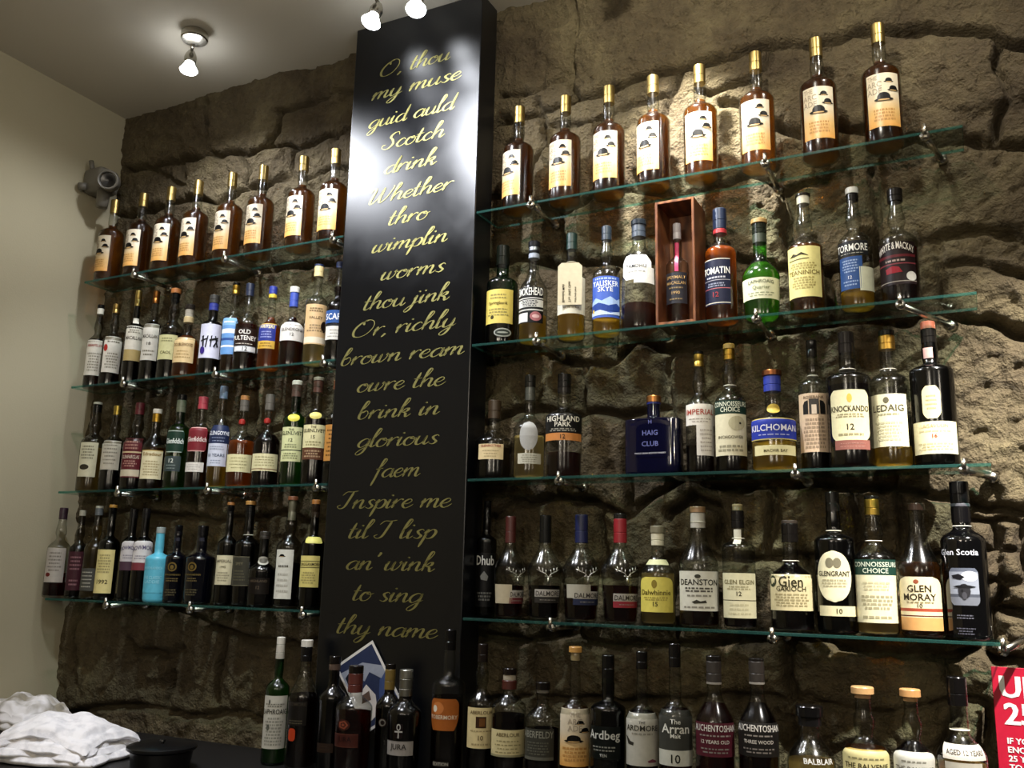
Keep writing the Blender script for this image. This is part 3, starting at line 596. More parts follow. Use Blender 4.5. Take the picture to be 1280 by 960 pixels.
# --- the bowler-hat bottles: built once, then copied
M_HAT = None
def hat_label_mat():
    m, nt, out = nmat('hat label print'); b = N(nt, 'ShaderNodeBsdfPrincipled', Roughness=.42); tc = N(nt, 'ShaderNodeTexCoord'); sp = N(nt, 'ShaderNodeSeparateXYZ'); rp = N(nt, 'ShaderNodeValToRGB')
    e = rp.color_ramp.elements; e[0].position = .0; e[0].color = (*srgb('#dfa352'), 1); e[1].position = .62; e[1].color = (*srgb('#d9cdb4'), 1); k = e.new(.3); k.color = (*srgb('#dfb877'), 1)
    no = N(nt, 'ShaderNodeTexNoise', Scale=60.0); mx = N(nt, 'ShaderNodeMix', data_type='RGBA', blend_type='MULTIPLY'); mx.inputs[0].default_value = .25
    nt.links.new(tc.outputs['Generated'], sp.inputs[0]); nt.links.new(sp.outputs['Z'], rp.inputs[0]); nt.links.new(rp.outputs[0], mx.inputs[6]); nt.links.new(tc.outputs['Object'], no.inputs['Vector']); nt.links.new(no.outputs['Fac'], mx.inputs[7])
    nt.links.new(mx.outputs[2], b.inputs[0]); nt.links.new(b.outputs[0], out.inputs[0]); return m
M_HAT = hat_label_mat()
def hat_label(zt, zb, th):
    P = hat(.34, .17, .30, .26)+hat(.58, .33, .36, .26)+hat(.0, .50, .54, .26)
    return L(.0345, zt, 0, zb, M_HAT, [('THE', .08, .085, '#a0937e', .3, 0, -.6), ('ARC', .2, .11, '#a0937e', .44, 0, -.52), ('ADE', .33, .11, '#a0937e', .44, 0, -.52)], fine=[(.66, .9, 4, '#b98848')], polys=P, th=th)
def hat_bottle(X, z, label, group, proto=None, rot=0.0, cork=False):
    if proto is not None:
        r = proto.copy(); COL.objects.link(r); r.location = (X, YB, z+.0004); r.rotation_euler = (0, 0, rot); tag(r, label, 'bottle', group)
        for c in proto.children:
            if cork and c.name.startswith('cap'): continue
            d = c.copy(); COL.objects.link(d); d.parent = r
        return r
    bt = Btl(); bt.h, bt.R, bt.sh = .295, .0395, SHP['std']; bt.P = profile(bt.h, bt.R, bt.sh)
    r = empty('whisky_bottle', (X, YB, z+.0004)); tag(r, label, 'bottle', group)
    V, F = shell(bt, bt.P); mesh('glass_body', V, F, glass('clear'), r)
    zl = bt.h*.69; pr = [(q, w) for q, w in bt.P if .004 < w < zl]; pr = [(pr[0][0]*.9, .005)]+pr+[(bt.r_at(zl), zl)]
    V, F = shell(bt, pr, .0022, 24); mesh('whisky', V, F, liquid('amber', LIQ['amber']), r)
    bt.zax = None; caps(bt, r, [(.16, GOLD, 1.0, 'metal')])
    put_label(bt, r, hat_label(.158, .036, 0.0)); return r
HP = None
ORD = ['nearest the pale side wall', 'second from the pale side wall', 'third from the pale side wall', 'fourth from the pale side wall', 'fourth from the black board', 'third from the black board', 'second from the black board', 'nearest the black board']
for i, px in enumerate([136.5, 172.6, 207.6, 242, 284.7, 324, 375, 415.4]):
    q = hat_bottle(fit_x(px, YB, SH_Z[0]), SH_Z[0], f'gold-capped bowler-hat label bottle on the topmost left shelf, {ORD[i]}', 'bowler-hat label bottles on the topmost left shelf', HP, [.1, .05, .12, .0, -.02, .03, -.05, .1][i])
    HP = HP or q
ORD = ['nearest the black board', 'second from the black board', 'third from the black board', 'fourth from the black board, brightly lit', 'fifth from the black board, brightly lit', 'sixth from the black board', 'second from the far right end', 'last at the far right end']
for i, px in enumerate([647.5, 706, 761, 817, 876, 947, 1024, 1103]):
    hat_bottle(fit_x(px, YB, SH_Z[0]), SH_Z[0], f'gold-capped bowler-hat label bottle on the topmost right shelf, {ORD[i]}', 'bowler-hat label bottles on the topmost right shelf', HP, [-.3, -.05, .0, -.25, .1, .05, .12, .16][i])

# --- left, second shelf
row(80, 330, 3.556, SH_Z[1], 'whisky bottles on the second left shelf')
bottle(95, 180, 183, 'white-labelled bottle with red lettering, nearest the side wall on the second left shelf', 'bulb', 'smoke', ('dark', 330), [(200, BLK), (226, '#d9d4c6')], L(97, 338, 172, 495, '#cfcabb', [('ABERFELDIE', .16, .07, '#8a2420')], fine=[(.35, .9, 7, '#8d8878')]))
bottle(163, 255, 180, 'gold-capped bottle with white label and small red round emblem, second left shelf', 'bulb', 'smoke', ('dark', 330), [(222, '#a58a52', 1, 'metal')], L(173, 320, 250, 482, '#d6d1c4', fine=[(.12, .2, 1, '#77705f'), (.45, .9, 6, '#8d8878')], polys=[('#a8342c', ell(-.75, .33, .22, .1))]))
bottle(262, 345, 120, 'gold-capped bottle with white label turning golden at its foot, second left shelf', 'std', 'dark', None, [(190, '#b29a5c', 1, 'metal')], L(266, 275, 338, 430, '#dcd6c6', [('MACALLAN', .35, .1, '#3a342a')], fine=[(.1, .22, 2, '#807a68')], bands=[(.68, 1, '#b09a62')]), L(290, 236, 318, 262, '#d8d2c4', name='neck_label'))
bottle(340, 430, 122, 'copper-capped bottle with plain white label, fourth from the side wall on the second left shelf', 'std', 'smoke', ('deep', 250), [(178, '#8a5a2c', 1, 'metal')], L(343, 265, 412, 428, '#d8d4c8', [('MACALLAN', .35, .1, '#3a342a'), ('18', .55, .09, '#3a342a')], fine=[(.7, .9, 2, '#807a68')]))
bottle(418, 528, 113, 'cork-topped bottle with pale yellow label, second left shelf', 'bulb', 'smoke', ('deep', 300), [(134, '#b3703a', 1.2, 'cork_stopper'), (175, BLK)], L(420, 315, 498, 425, '#dcd9a0', fine=[(.1, .3, 2, '#8b8a5c')], T=[('CAOL', .72, .12, '#5a5734')]))
bottle(487, 600, 183, 'short round-shouldered bottle with orange cream label, second left shelf', 'squat', 'clear', ('orange', 310), [(204, '#2a2420', 1.15), (238, '#b9b2a4'), (264, '#dcc594', 1.15, 'neck_label')], L(490, 325, 578, 438, '#e2c690', [('DOUBLEWOOD', .3, .12, '#6a4c24')], fine=[(.5, .85, 3, '#b0935c')]), dY=-.008)
bottle(600, 702, 142, 'dark bottle with blue neck band and white brush-lettered label, second left shelf', 'tall', 'dark', None, [(178, '#3e3d3a', 1.05), (210, '#34409a')], L(604, 266, 692, 418, '#cfd0e2', polys=[('#141418', [(-.7, .36), (-.5, .34), (-.45, .66), (-.6, .68)]), ('#141418', [(-.8, .48), (-.2, .42), (-.2, .47), (-.8, .53)]), ('#141418', [(-.2, .36), (-.1, .35), (-.25, .7), (-.35, .7)]), ('#141418', [(.1, .36), (.2, .34), (.15, .68), (.05, .68)]), ('#141418', [(0, .46), (.7, .38), (.7, .43), (0, .52)]), ('#141418', [(.4, .35), (.5, .35), (.75, .66), (.6, .68)]), ('#141418', [(.3, .66), (.62, .44), (.7, .47), (.4, .7)]), ('#3a2a7a', ell(-.55, .78, .22, .11))]))
bottle(697, 792, 85, 'gold-capped bottle with round blue seascape label, second left shelf', 'std', 'clear', ('amber', 235), [(96, BLK), (136, '#b08c3a', 1, 'metal')], L(690, 240, 764, 402, '#5f8fc4', out='rrect', bands=[(.0, .2, '#7fb0dc'), (.3, .42, '#dfe8ee'), (.55, .62, '#2c4a86'), (.75, .8, '#e2e6ea')], fine=[(.06, .16, 1, '#e8eef4')]), dY=.008)
bottle(755, 862, 90, 'navy-capped bulb-necked bottle printed with white lettering, second left shelf', 'bulb', 'clear', ('dark', 262), [(146, '#1a2238')], L(757, 286, 852, 362, '#241610', [('OLD', .2, .24, '#e8e4da'), ('PULTENEY', .56, .26, '#e8e4da', .96)], fine=[(.8, 1, 1, '#bbb3a4')]), L(762, 364, 852, 390, '#d9dad8', [('12', .5, .7, '#20242c')], bands=[(0, .12, '#8f9294'), (.88, 1, '#8f9294')], name='lower_label'))
bottle(862, 966, 103, 'blue and yellow capped bottle with square navy label above gold, second left shelf', 'squat', 'clear', ('orange', 228), [(137, '#27358c'), (154, '#d8b83c')], L(866, 262, 938, 376, '#2a3480', [('WRITERS', .14, .14, '#d8cf9a')], bands=[(0, .04, '#c4a648'), (.70, 1, '#c99f38')], fine=[(.3, .6, 3, '#8c92c4'), (.75, .95, 2, '#7a5c1c')]))
bottle(958, 1066, 105, 'white-topped blue-necked bottle of dark whisky with white label, second left shelf', 'squat', 'clear', ('red', 226), [(130, '#dcdad0', 1.15), (194, '#3a50a8')], L(962, 254, 1062, 340, '#d8d4cc', [('GLENDRONA', .42, .16, '#55504a'), ('12', .68, .16, '#33302c')], fine=[(.1, .25, 1, '#8a857b')]))
bottle(1065, 1166, 6, 'tall bottle with tan label and dark oval, beside the board on the second left shelf', 'tall', 'clear', ('pale', 200), [(14, '#1c2a4c'), (60, '#d8c48c')], L(1070, 178, 1160, 356, '#c9a878', [('VALLEY', .34, .07, '#4a3a26')], bands=[(.82, .97, '#d9cdb4')], fine=[(.08, .2, 2, '#7c6848'), (.5, .7, 3, '#8b7450')], polys=[('#1c120c', ell(.75, .55, .3, .14))]))
bottle(1160, 1262, -6, 'navy-capped bottle with blue banner label, half hidden behind the board on the second left shelf', 'bulb', 'clear', ('deep', 90), [(22, '#18264c')], L(1162, 205, 1250, 262, '#2a4f8a', [('SCAPA', .5, .5, '#e2e4e6')]), L(1165, 266, 1250, 336, '#d2d0c6', bands=[(0, .14, '#1a1c22')], fine=[(.3, .9, 3, '#77736a')], name='lower_label'), dY=.0)

# --- left, third shelf
row(60, 470, 3.368, SH_Z[2], 'whisky bottles on the third left shelf')
bottle(128, 238, 112, 'black-capped bottle with small oval crest, nearest the side wall on the third left shelf', 'bulb', 'smoke', ('pale', 300), [(122, '#b9b4a6'), (155, BLK)], L(132, 280, 204, 425, '#d6d2b4', fine=[(.08, .5, 5, '#85816a')], polys=[('#3a3528', ell(-.2, .72, .5, .08))]))
bottle(222, 318, 127, 'small gold-capped bottle with off-white label, third left shelf', 'bulb', 'smoke', ('deep', 300), [(166, '#b9a04e', 1, 'metal')], L(222, 272, 300, 395, '#cbc5b4', fine=[(.1, .85, 6, '#8f8a7c')]))
bottle(310, 420, 115, 'dark red-capped bottle with maroon label, third left shelf', 'bulb', 'smoke', ('deep', 290), [(165, '#5c1a22')], L(313, 262, 390, 428, '#5c2026', [('GLENFARCLAS', .48, .09, '#d8c8b4')], bands=[(.34, .38, '#c9b48c'), (.80, .97, '#c9bfa4')], fine=[(.06, .3, 3, '#a5786c'), (.56, .74, 3, '#a5786c')]))
bottle(390, 494, 141, 'white and gold capped bottle with cream label in gold script, third left shelf', 'slope', 'smoke', ('amber', 300), [(160, '#d6d0c0'), (196, '#b8923c', 1, 'metal')], L(396, 312, 482, 434, '#ddd3ac', [('Edradour', .14, .12, '#8a6a2c')], bands=[(0, .03, '#b49448')], fine=[(.35, .9, 6, '#a89a70')]))
bottle(492, 590, 80, 'dark green bottle with green shield label and white lettering, third left shelf', 'tall', 'green', ('gold', 200), [(104, BLK), (155, '#5c604c')], L(495, 230, 566, 322, '#1c3428', [('Glenfiddich', .48, .24, '#dde2da', .95)], out='rrect', bands=[(0, .04, '#9fae9c'), (.96, 1, '#9fae9c')]), L(494, 338, 560, 402, '#34403e', [('12', .3, .28, '#c8ccc2')], fine=[(.5, .9, 2, '#8a948e')], name='lower_label'))
bottle(583, 684, 90, 'red-capped clear bottle with maroon shield label over a white strip, third left shelf', 'tall', 'clear', ('red', 230), [(142, '#a03a44')], L(585, 215, 662, 318, '#74252c', [('Glenfiddich', .5, .2, '#e0d0c8', .95)], out='rrect', bands=[(0, .04, '#c4948c'), (.96, 1, '#c4948c')]), L(584, 364, 658, 404, '#d6d2c8', fine=[(.15, .85, 3, '#84807a')], name='lower_label'))
bottle(672, 764, 45, 'tall bottle with grey-blue cap, navy band and white label, third left shelf', 'slope', 'clear', ('gold', 250), [(98, '#6c7a92')], L(674, 205, 756, 284, '#222c4a', [('GLENGOYNE', .45, .22, '#dde0e6', .94)], fine=[(.62, .95, 2, '#8a94ac')]), L(672, 284, 750, 380, '#c9cedc', [('10 YEARS', .52, .14, '#4a5468')], fine=[(.1, .3, 2, '#8d96a8'), (.7, .92, 2, '#8d96a8')], name='lower_label'))
def pendant(bt, r):
    z = bt.h*.70; a = bt.face-.2; rr = bt.r_at(z)+.004; lathe('seal_pendant', [(.002, -.0095), (.0085, -.006), (.0095, 0), (.0085, .006), (.002, .0095)], solid('#a02a24', .35), r, 16, loc=(rr*math.sin(a), -rr*math.cos(a), z))
bottle(755, 868, 85, 'round-shouldered amber bottle with red seal pendant and cream label, third left shelf', 'squat', 'clear', ('orange', 268), [(104, '#a5713f', 1.0, 'cork_stopper'), (150, '#5a564e')], L(752, 330, 858, 404, '#ddd6a4', fine=[(.12, .85, 4, '#9c9668')]), extra=pendant)
bottle(862, 976, 80, 'round-shouldered dark bottle with red seal pendant and cream label, third left shelf', 'squat', 'clear', ('deep', 240), [(146, '#5e5a52')], L(864, 327, 968, 400, '#ddd6a8', fine=[(.12, .75, 4, '#9c9668')], bands=[(.86, .92, '#7c5c3c')]), extra=pendant)
bottle(980, 1080, 22, 'green bottle with yellow neck oval and pale green label, third left shelf', 'tall', 'green', ('pale', 150), [(40, '#cfc9ba', 1.05), (90, '#4e3a30')], L(983, 215, 1064, 360, '#d3d6a0', [('THE', .08, .06, '#3a4430'), ('GLENLIVET', .18, .11, '#2c3426', .94), ('12', .38, .1, '#2c3426')], bands=[(.66, .69, '#2c3426')], fine=[(.48, .62, 2, '#8c9066'), (.74, .94, 3, '#8c9066')]), L(1000, 158, 1050, 192, '#dcd24a', out='oval', name='neck_label'))
bottle(1070, 1172, 8, 'bottle with yellow neck oval and cream label over brown, on the third left shelf', 'tall', 'clear', ('deep', 175), [(22, '#8a8070', 1.05), (72, '#4c2e24')], L(1072, 205, 1162, 352, '#ddd6a4', [('THE', .07, .06, '#4c4430'), ('GLENLIVET', .17, .1, '#3a3424', .94), ('15', .36, .1, '#3a3424')], bands=[(.66, 1, '#5c3a28')], fine=[(.46, .62, 2, '#9c9668'), (.72, .95, 3, '#a58a6a')]), L(1092, 150, 1142, 182, '#d8cc6c', out='oval', name='neck_label'))
bottle(1160, 1250, 20, 'bottle with orange label, mostly hidden behind the board on the third left shelf', 'tall', 'clear', ('deep', 180), [(60, '#8a4a2c')], L(1164, 205, 1240, 358, '#b8803a', fine=[(.1, .9, 7, '#6c4a20')]))

# --- left, lowest shelf
row(30, 610, 3.2, SH_Z[3], 'whisky bottles on the lowest left shelf')
bottle(85, 182, 80, 'purple-capped bottle with greyish white label, nearest the pale side wall on the lowest left shelf', 'bulb', 'clear', ('red', 340), [(126, '#3a2434')], L(88, 240, 162, 378, '#bdb6ae', fine=[(.1, .7, 6, '#857f78')], polys=[('#6c2420', ell(-.5, .78, .25, .06))]))
bottle(172, 250, 90, 'slim bottle with white stopper and dark maroon label, lowest left shelf', 'bulb', 'smoke', ('deep', 230), [(112, '#c4beb0', .95)], L(176, 255, 236, 410, '#42222a', fine=[(.1, .5, 4, '#8a6068'), (.7, .9, 2, '#8a6068')]))
bottle(232, 322, 73, 'clear bottle with grey cap and small dark label, lowest left shelf', 'bulb', 'smoke', ('pale', 150), [(82, '#c9c6bc'), (110, '#6c7078')], L(234, 322, 288, 412, '#4a4a44', fine=[(.1, .9, 5, '#b0aea0')]))
bottle(288, 376, 68, 'cork-topped dark bottle with tall straw-coloured label, lowest left shelf', 'std', 'dark', None, [(80, '#c08a3c', 1.1, 'cork_stopper'), (124, BLK)], L(290, 247, 358, 422, '#ddcf8c', [('1992', .74, .1, '#4c442a')], fine=[(.1, .55, 7, '#a09460')]))
bottle(378, 458, 84, 'black-capped bottle with white domed label, fifth from the side wall on the lowest left shelf', 'tall', 'dark', None, [(124, '#151214')], L(382, 213, 446, 330, '#c4c0c0', [('BOWMORE', .28, .13, '#57506c', .9, .06)], out='arch', bands=[(.70, 1, '#4a3440')], fine=[(.45, .62, 2, '#8d8890')]), dY=.014)
bottle(429, 509, 82, 'black-capped bottle with white domed label over a red-brown band, lowest left shelf', 'tall', 'dark', None, [(122, '#151214')], L(428, 212, 508, 330, '#d2cecc', [('BOWMORE', .3, .15, '#57506c', .92, .08)], out='arch', bands=[(.74, 1, '#74343a')], fine=[(.48, .64, 2, '#8d8890')]), dY=.004)
bottle(482, 586, 158, 'opaque turquoise blue bottle with grey cap, lowest left shelf', 'broad', 'turq', None, [(182, '#8f9a98')], L(482, 310, 560, 420, '#5ab4cc', [('BRUICHLADDICH', .1, .09, '#8fd0e0'), ('THE CLASSIC', .45, .12, '#8fd0e0'), ('LADDIE', .6, .12, '#8fd0e0')]), dY=-.006)
for a, b2, yt, lab in ((562, 650, 150, 'opaque black bottle with faint gold crest, beside the turquoise bottle'), (644, 764, 152, 'opaque blue-black bottle with faint gold crest, second to the right of the turquoise bottle')):
    c = (a+b2)/2
    bottle(a, b2, yt, lab, 'broad', 'navyblack', None, [(192, '#0d0c10')], L(a+4, 296, a+68, 440, solid(OPAQUE['navyblack'][0], .12, 0, .5, .3), polys=[('#6a5626', ell(-.05, .14, .5, .13)), ('#050508', ell(-.05, .14, .36, .09)), ('#6a5626', ell(-.05, .15, .2, .06))], T=[('BUNNAHABHAIN', .36, .055, '#6a5c30', .9)], fine=[(.44, .56, 2, '#5c5030'), (.75, .95, 3, '#4c4630')]), L(c-22, 198, c+4, 214, '#a9aab4', name='neck_label') if a == 560 else L(c-20, 198, c, 212, '#22222c', name='neck_label'))
bottle(767, 848, 58, 'cork-topped bottle with square cream label on the lowest left shelf, beside a smoky label', 'std', 'dark', None, [(70, '#b07440', 1.1, 'cork_stopper'), (112, BLK)], L(767, 270, 832, 388, '#d6cfac', [('IMPERIAL', .2, .1, '#6a6450', .95), ('1995', .4, .08, '#6a6450')], fine=[(.55, .9, 4, '#9a947a')]))
bottle(833, 941, 53, 'broad cork-topped bottle with smoky grey outlined label, lowest left shelf', 'broad', 'dark', None, [(69, '#c08a4a', 1.1, 'cork_stopper'), (116, BLK)], L(830, 275, 898, 392, '#3b3a30', [('SPEY', .25, .1, '#77725c')], bands=[(0, .02, '#77725c'), (.98, 1, '#77725c')], fine=[(.45, .85, 4, '#5c5846')]), tie=True, dY=.014)
def sticker(bt, r): pass
bottle(899, 1009, 175, 'squat dark bottle with silver oval neck sticker, lowest left shelf', 'squat', 'dark', None, [(205, '#2e2a24', 1.1)], L(930, 274, 982, 308, '#b4b2a4', out='oval', name='neck_label', polys=[('#6a685e', ell(0, .5, .6, .3))]), L(905, 360, 985, 425, '#15100c', [('HIGHLAND', .2, .16, '#5c5040'), ('12', .6, .2, '#5c5040')]), dY=-.014)
bottle(1003, 1110, 35, 'slender pale-necked bottle with narrow white label and tiny hat print, lowest left shelf', 'bulb', 'smoke', ('deep', 300), [(50, '#8a5238', 1.1, 'cork_stopper'), (130, '#b4ae9c', .86)], L(1008, 247, 1074, 445, '#d8d8cc', polys=hat(-.2, .14, .4, .12), fine=[(.3, .38, 1, '#4c483c'), (.45, .9, 4, '#b0aea2')]))
bottle(1104, 1198, 48, 'cork-topped bottle with yellow neck and body labels, nearest the board on the lowest left shelf', 'std', 'dark', None, [(66, '#b07038', 1.05, 'cork_stopper'), (120, '#2c2018')], L(1106, 272, 1180, 398, '#d8cb78', [('CRAGGANMORE', .27, .1, '#3a3420', .96)], bands=[(.16, .19, '#6a6238'), (.36, .39, '#6a6238')], fine=[(.5, .9, 5, '#a2975a')]), L(1118, 195, 1186, 222, '#d4cf6c', out='rrect', name='neck_label'))

# --- right, second shelf
row(590, 230, 4.267, SH_Z[1], 'whisky bottles on the second right shelf')
bottle(75, 242, 335, 'dark green bottle with yellow label, nearest the black board on the second right shelf', 'tall', 'green', ('dark', 560), [(440, '#10140e')], L(78, 560, 216, 742, '#d3bf5c', [('Springbank', .42, .12, '#5c5020')], fine=[(.12, .3, 2, '#8f8440'), (.55, .8, 3, '#8f8440')], polys=[('#3a3418', ell(-.35, .82, .12, .06))]), L(120, 768, 210, 815, '#8f948a', out='oval', name='lower_label', polys=[('#2c322c', ell(0, .5, .85, .36)), ('#8f948a', ell(0, .5, .6, .1))]))
bottle(250, 402, 312, 'black-capped clear bottle with black and white banded label over yellow whisky, second right shelf', 'slope', 'clear', ('gold', 690), [(340, '#15161a', 1.1), (362, '#8f959c', 1, 'metal'), (376, '#15161a'), (402, '#9aa2b2')], L(252, 548, 378, 740, '#0d0d0f', [('SMOKEHEAD', .13, .22, '#e8e8e2', .96)], bands=[(.30, .33, '#c9c9c4'), (.36, .56, '#d0d0ca'), (.62, .66, '#b8b8b4'), (.70, .98, '#0d0d0f')], fine=[(.37, .55, 4, '#33333a')], polys=[('#d4d4d0', [(-.95, .72), (-.1, .72), (-.1, .97), (-.95, .97)]), ('#9c5a60', ell(.45, .82, .4, .13)), ('#d8b0b0', ell(.45, .82, .25, .05))]))
def paper_tag(bt, r):
    a = bt.face-.1; dx, dy = math.sin(a), -math.cos(a); rr = bt.R+.004
    def pt(u, z, o=0.0): return (rr*dx-u*dy*1+o*dx, rr*dy+u*dx+o*dy, z)
    w = bt.R*.86; z0, z1 = bt.zpx(648), bt.zpx(424); c = w*.3
    out = [(-w, z0), (w, z0), (w, z1-c), (w-c, z1), (-w+c, z1), (-w, z1-c)]
    V = [pt(u, z, 0) for u, z in out]+[pt(u, z, .0008) for u, z in out]; F = [(0, 1, 2, 3, 4, 5), (11, 10, 9, 8, 7, 6)]+[(i, (i+1) % 6, 6+(i+1) % 6, 6+i) for i in range(6)]; MI = [0]*8
    def add(s, u0, zt_, hh):
        tv, tf, tw = text_geo(s); i0 = len(V); sc = hh
        for x, y in tv: V.append(pt(u0+y*sc, zt_+x*sc, .0014))
        for f in tf: F.append(tuple(i0+q for q in f)); MI.append(1)
    for s, u0 in (('Blended Malt', -w*.62), ('The Wild Glen', -w*.12), ('sold only here', w*.36)): add(s, u0, z0+.006, min(.0062, (z1-z0-.014)/text_geo(s)[2]))
    o = mesh('paper_tag', V, F, [paper('#cfc4a6'), paper('#3a3226')], r, False, MI); o['label'] = 'hanging cream paper tag with handwriting'
    z = bt.zpx(400); q = bt.r_at(z)+.001; lathe('string_tie', [(q, z-.0015), (q+.002, z), (q, z+.0015), (q-.0005, z)], solid('#d2c9ae', .8), r, 20)
bottle(455, 604, 268, 'bottle of yellow whisky with a handwritten cream tag hanging from its neck, second right shelf', 'cut', 'clear', ('gold', 540), [(355, '#12302c')], L(458, 490, 606, 690, '#d8d4c2', fine=[(.1, .9, 6, '#a09a88')]), extra=paper_tag)
bottle(642, 792, 230, 'navy-capped clear bottle with blue mountain-scene label, second right shelf', 'bulb', 'clear', ('gold', 700), [(305, '#26303e')], L(645, 490, 784, 710, '#3558b4', [('TALISKER', .18, .13, '#dfe6f4'), ('SKYE', .32, .12, '#dfe6f4', .55)], fine=[(.03, .09, 1, '#a8bce4')], polys=[('#9db8e2', [(-1, .62), (-.6, .52), (-.2, .6), (.3, .5), (.7, .58), (1, .52), (1, .75), (-1, .75)]), ('#24408c', [(-1, .7), (-.4, .64), (.2, .72), (.7, .66), (1, .72), (1, .85), (-1, .85)]), ('#b9cdea', [(-1, .86), (-.3, .82), (.3, .9), (1, .84), (1, .93), (-1, .95)]), ('#d8b83c', ell(-.78, .84, .09, .05))]))
bottle(806, 976, 198, 'wide-necked bottle with white round shoulder label and flared foot, beside the wooden box', 'flare', 'clear', ('dark', 628), [(225, '#20242c', 1.1), (290, '#3c4250')], L(806, 375, 956, 508, '#d9d9d6', [('TAMDHU', .46, .14, '#22252c', .92)], out='hex', fine=[(.64, .72, 1, '#8a8a88')]), L(862, 440, 968, 528, '#cfcfca', name='back_label'))
# wooden presentation box with its bottle
def wooden_box():
    x0 = at(819, 320, YF+.006).x; x1 = at(868.5, 320, YF+.006).x; zt = at(844, 249, YF+.006).z; z0 = SH_Z[1]+.0005; w, d, h, t = x1-x0, .096, zt-z0, .006
    r = empty('presentation_box', ((x0+x1)/2, YF+.006, z0)); tag(r, 'tall open-fronted reddish wooden box holding a bottle on the second right shelf', 'box')
    wood = nmat('red wood')[0] if 'red wood' not in MATS else MATS['red wood']; nt = wood.node_tree; out = nt.nodes[0]
    b = N(nt, 'ShaderNodeBsdfPrincipled', Roughness=.35); wv = N(nt, 'ShaderNodeTexWave', Scale=14.0, Distortion=6.0, Detail=2.0); wv.bands_direction = 'X'; rp = N(nt, 'ShaderNodeValToRGB'); tc = N(nt, 'ShaderNodeTexCoord')
    rp.color_ramp.elements[0].color = (*srgb('#54301c'), 1); rp.color_ramp.elements[1].color = (*srgb('#80502f'), 1)
    nt.links.new(tc.outputs['Object'], wv.inputs['Vector']); nt.links.new(wv.outputs['Fac'], rp.inputs[0]); nt.links.new(rp.outputs[0], b.inputs[0]); nt.links.new(b.outputs[0], out.inputs[0])
    for nm, lo, hi in (('side_panel', (-w/2, 0, 0), (-w/2+t, d, h)), ('side_panel', (w/2-t, 0, 0), (w/2, d, h)), ('bottom_panel', (-w/2+t, 0, 0), (w/2-t, d, t)), ('top_panel', (-w/2+t, 0, h-t), (w/2-t, d, h)), ('back_panel', (-w/2+t, d-.005, t), (w/2-t, d, h-t))):
        bm = bmesh.new(); bm_box(bm, lo, hi, .0008, 1); bmobj(nm, bm, wood, r)
    return z0+t
zbx = wooden_box(); RW.z = zbx
bottle(1036, 1158, 215, 'dark-labelled bottle with pink neck ribbon standing inside the open wooden box', 'std', 'clear', ('amber', 470), [(300, '#a9a4a8', 1.0)], L(1034, 470, 1146, 636, '#26262c', [('SPEYMALT', .16, .1, '#9a7c4c', .8), ('MACALLAN', .34, .1, '#9a7c4c', .8), ('1990', .66, .1, '#9a7c4c')], fine=[(.44, .56, 1, '#77664a'), (.8, .92, 1, '#77664a')]), L(1082, 300, 1102, 465, '#c0265c', name='ribbon'), h=None, dY=-.001)
row(870, 220, 3.879, SH_Z[1], 'whisky bottles on the second right shelf')
bottle(42, 202, 165, 'navy-capped bottle with red neck band and navy label, right of the wooden box', 'tall', 'clear', ('orange', 330), [(264, '#1b2440'), (286, '#b03038')], L(46, 398, 166, 622, '#1a1e34', [('TOMATIN', .26, .15, '#e2e0da', .96), ('12', .78, .11, '#8c3038')], bands=[(0, .02, '#b9b4a8'), (.46, .475, '#8c8a94'), (.64, .655, '#a8555c'), (.95, .97, '#b9b4a8')], fine=[(.38, .44, 1, '#a8a8b4'), (.52, .62, 2, '#777c92')]))
bottle(222, 406, 215, 'bright green squat bottle with cork top and cream band label, second right shelf', 'round', 'lime', ('pale', 400), [(236, '#a5814f', 1.15, 'cork_stopper'), (285, '#1c2018'), (330, '#30382c', .98)], L(222, 490, 404, 592, '#d9d9b8', [('LAPHROAIG', .22, .16, '#5c6450', .6, .04), ('Quarter', .48, .2, '#77805c', .5)], fine=[(.66, .9, 2, '#8f9678')]))
bottle(447, 620, 92, 'bulb-necked bottle of golden whisky with large pale yellow label, second right shelf', 'bulb', 'clear', ('amber', 320), [(102, '#1c1814', 1.2), (142, '#b9b2a0', 1.0)], L(450, 338, 604, 584, '#e0d68c', [('TEANINICH', .52, .09, '#7a6a34', .86)], fine=[(.32, .46, 3, '#a89a58'), (.6, .85, 5, '#a89a58')], polys=[('#3a3420', [(-.75, .2), (-.5, .13), (-.3, .16), (-.05, .12), (.25, .18), (.3, .2), (-.05, .17), (-.4, .2)]), ('#3a3420', [(-.78, .26), (.3, .24), (.3, .255), (-.78, .275)])]))
bottle(690, 860, 62, 'bulb-necked clear bottle with square blue label, second right shelf', 'bulb', 'clear', ('gold', 545), [(92, '#b4b2ac', 1.05), (125, BLK)], L(694, 312, 836, 382, '#17191c', [('TORMORE', .46, .5, '#dcdcd6', .94)], fine=[(.78, .95, 1, '#99998f')]), L(700, 388, 806, 545, '#2a4a80', [('12', .64, .1, '#c9d2e0')], fine=[(.08, .5, 5, '#7f96bc'), (.72, .92, 2, '#7f96bc')], name='lower_label'), L(790, 440, 858, 556, '#c9ccb4', name='back_label'))
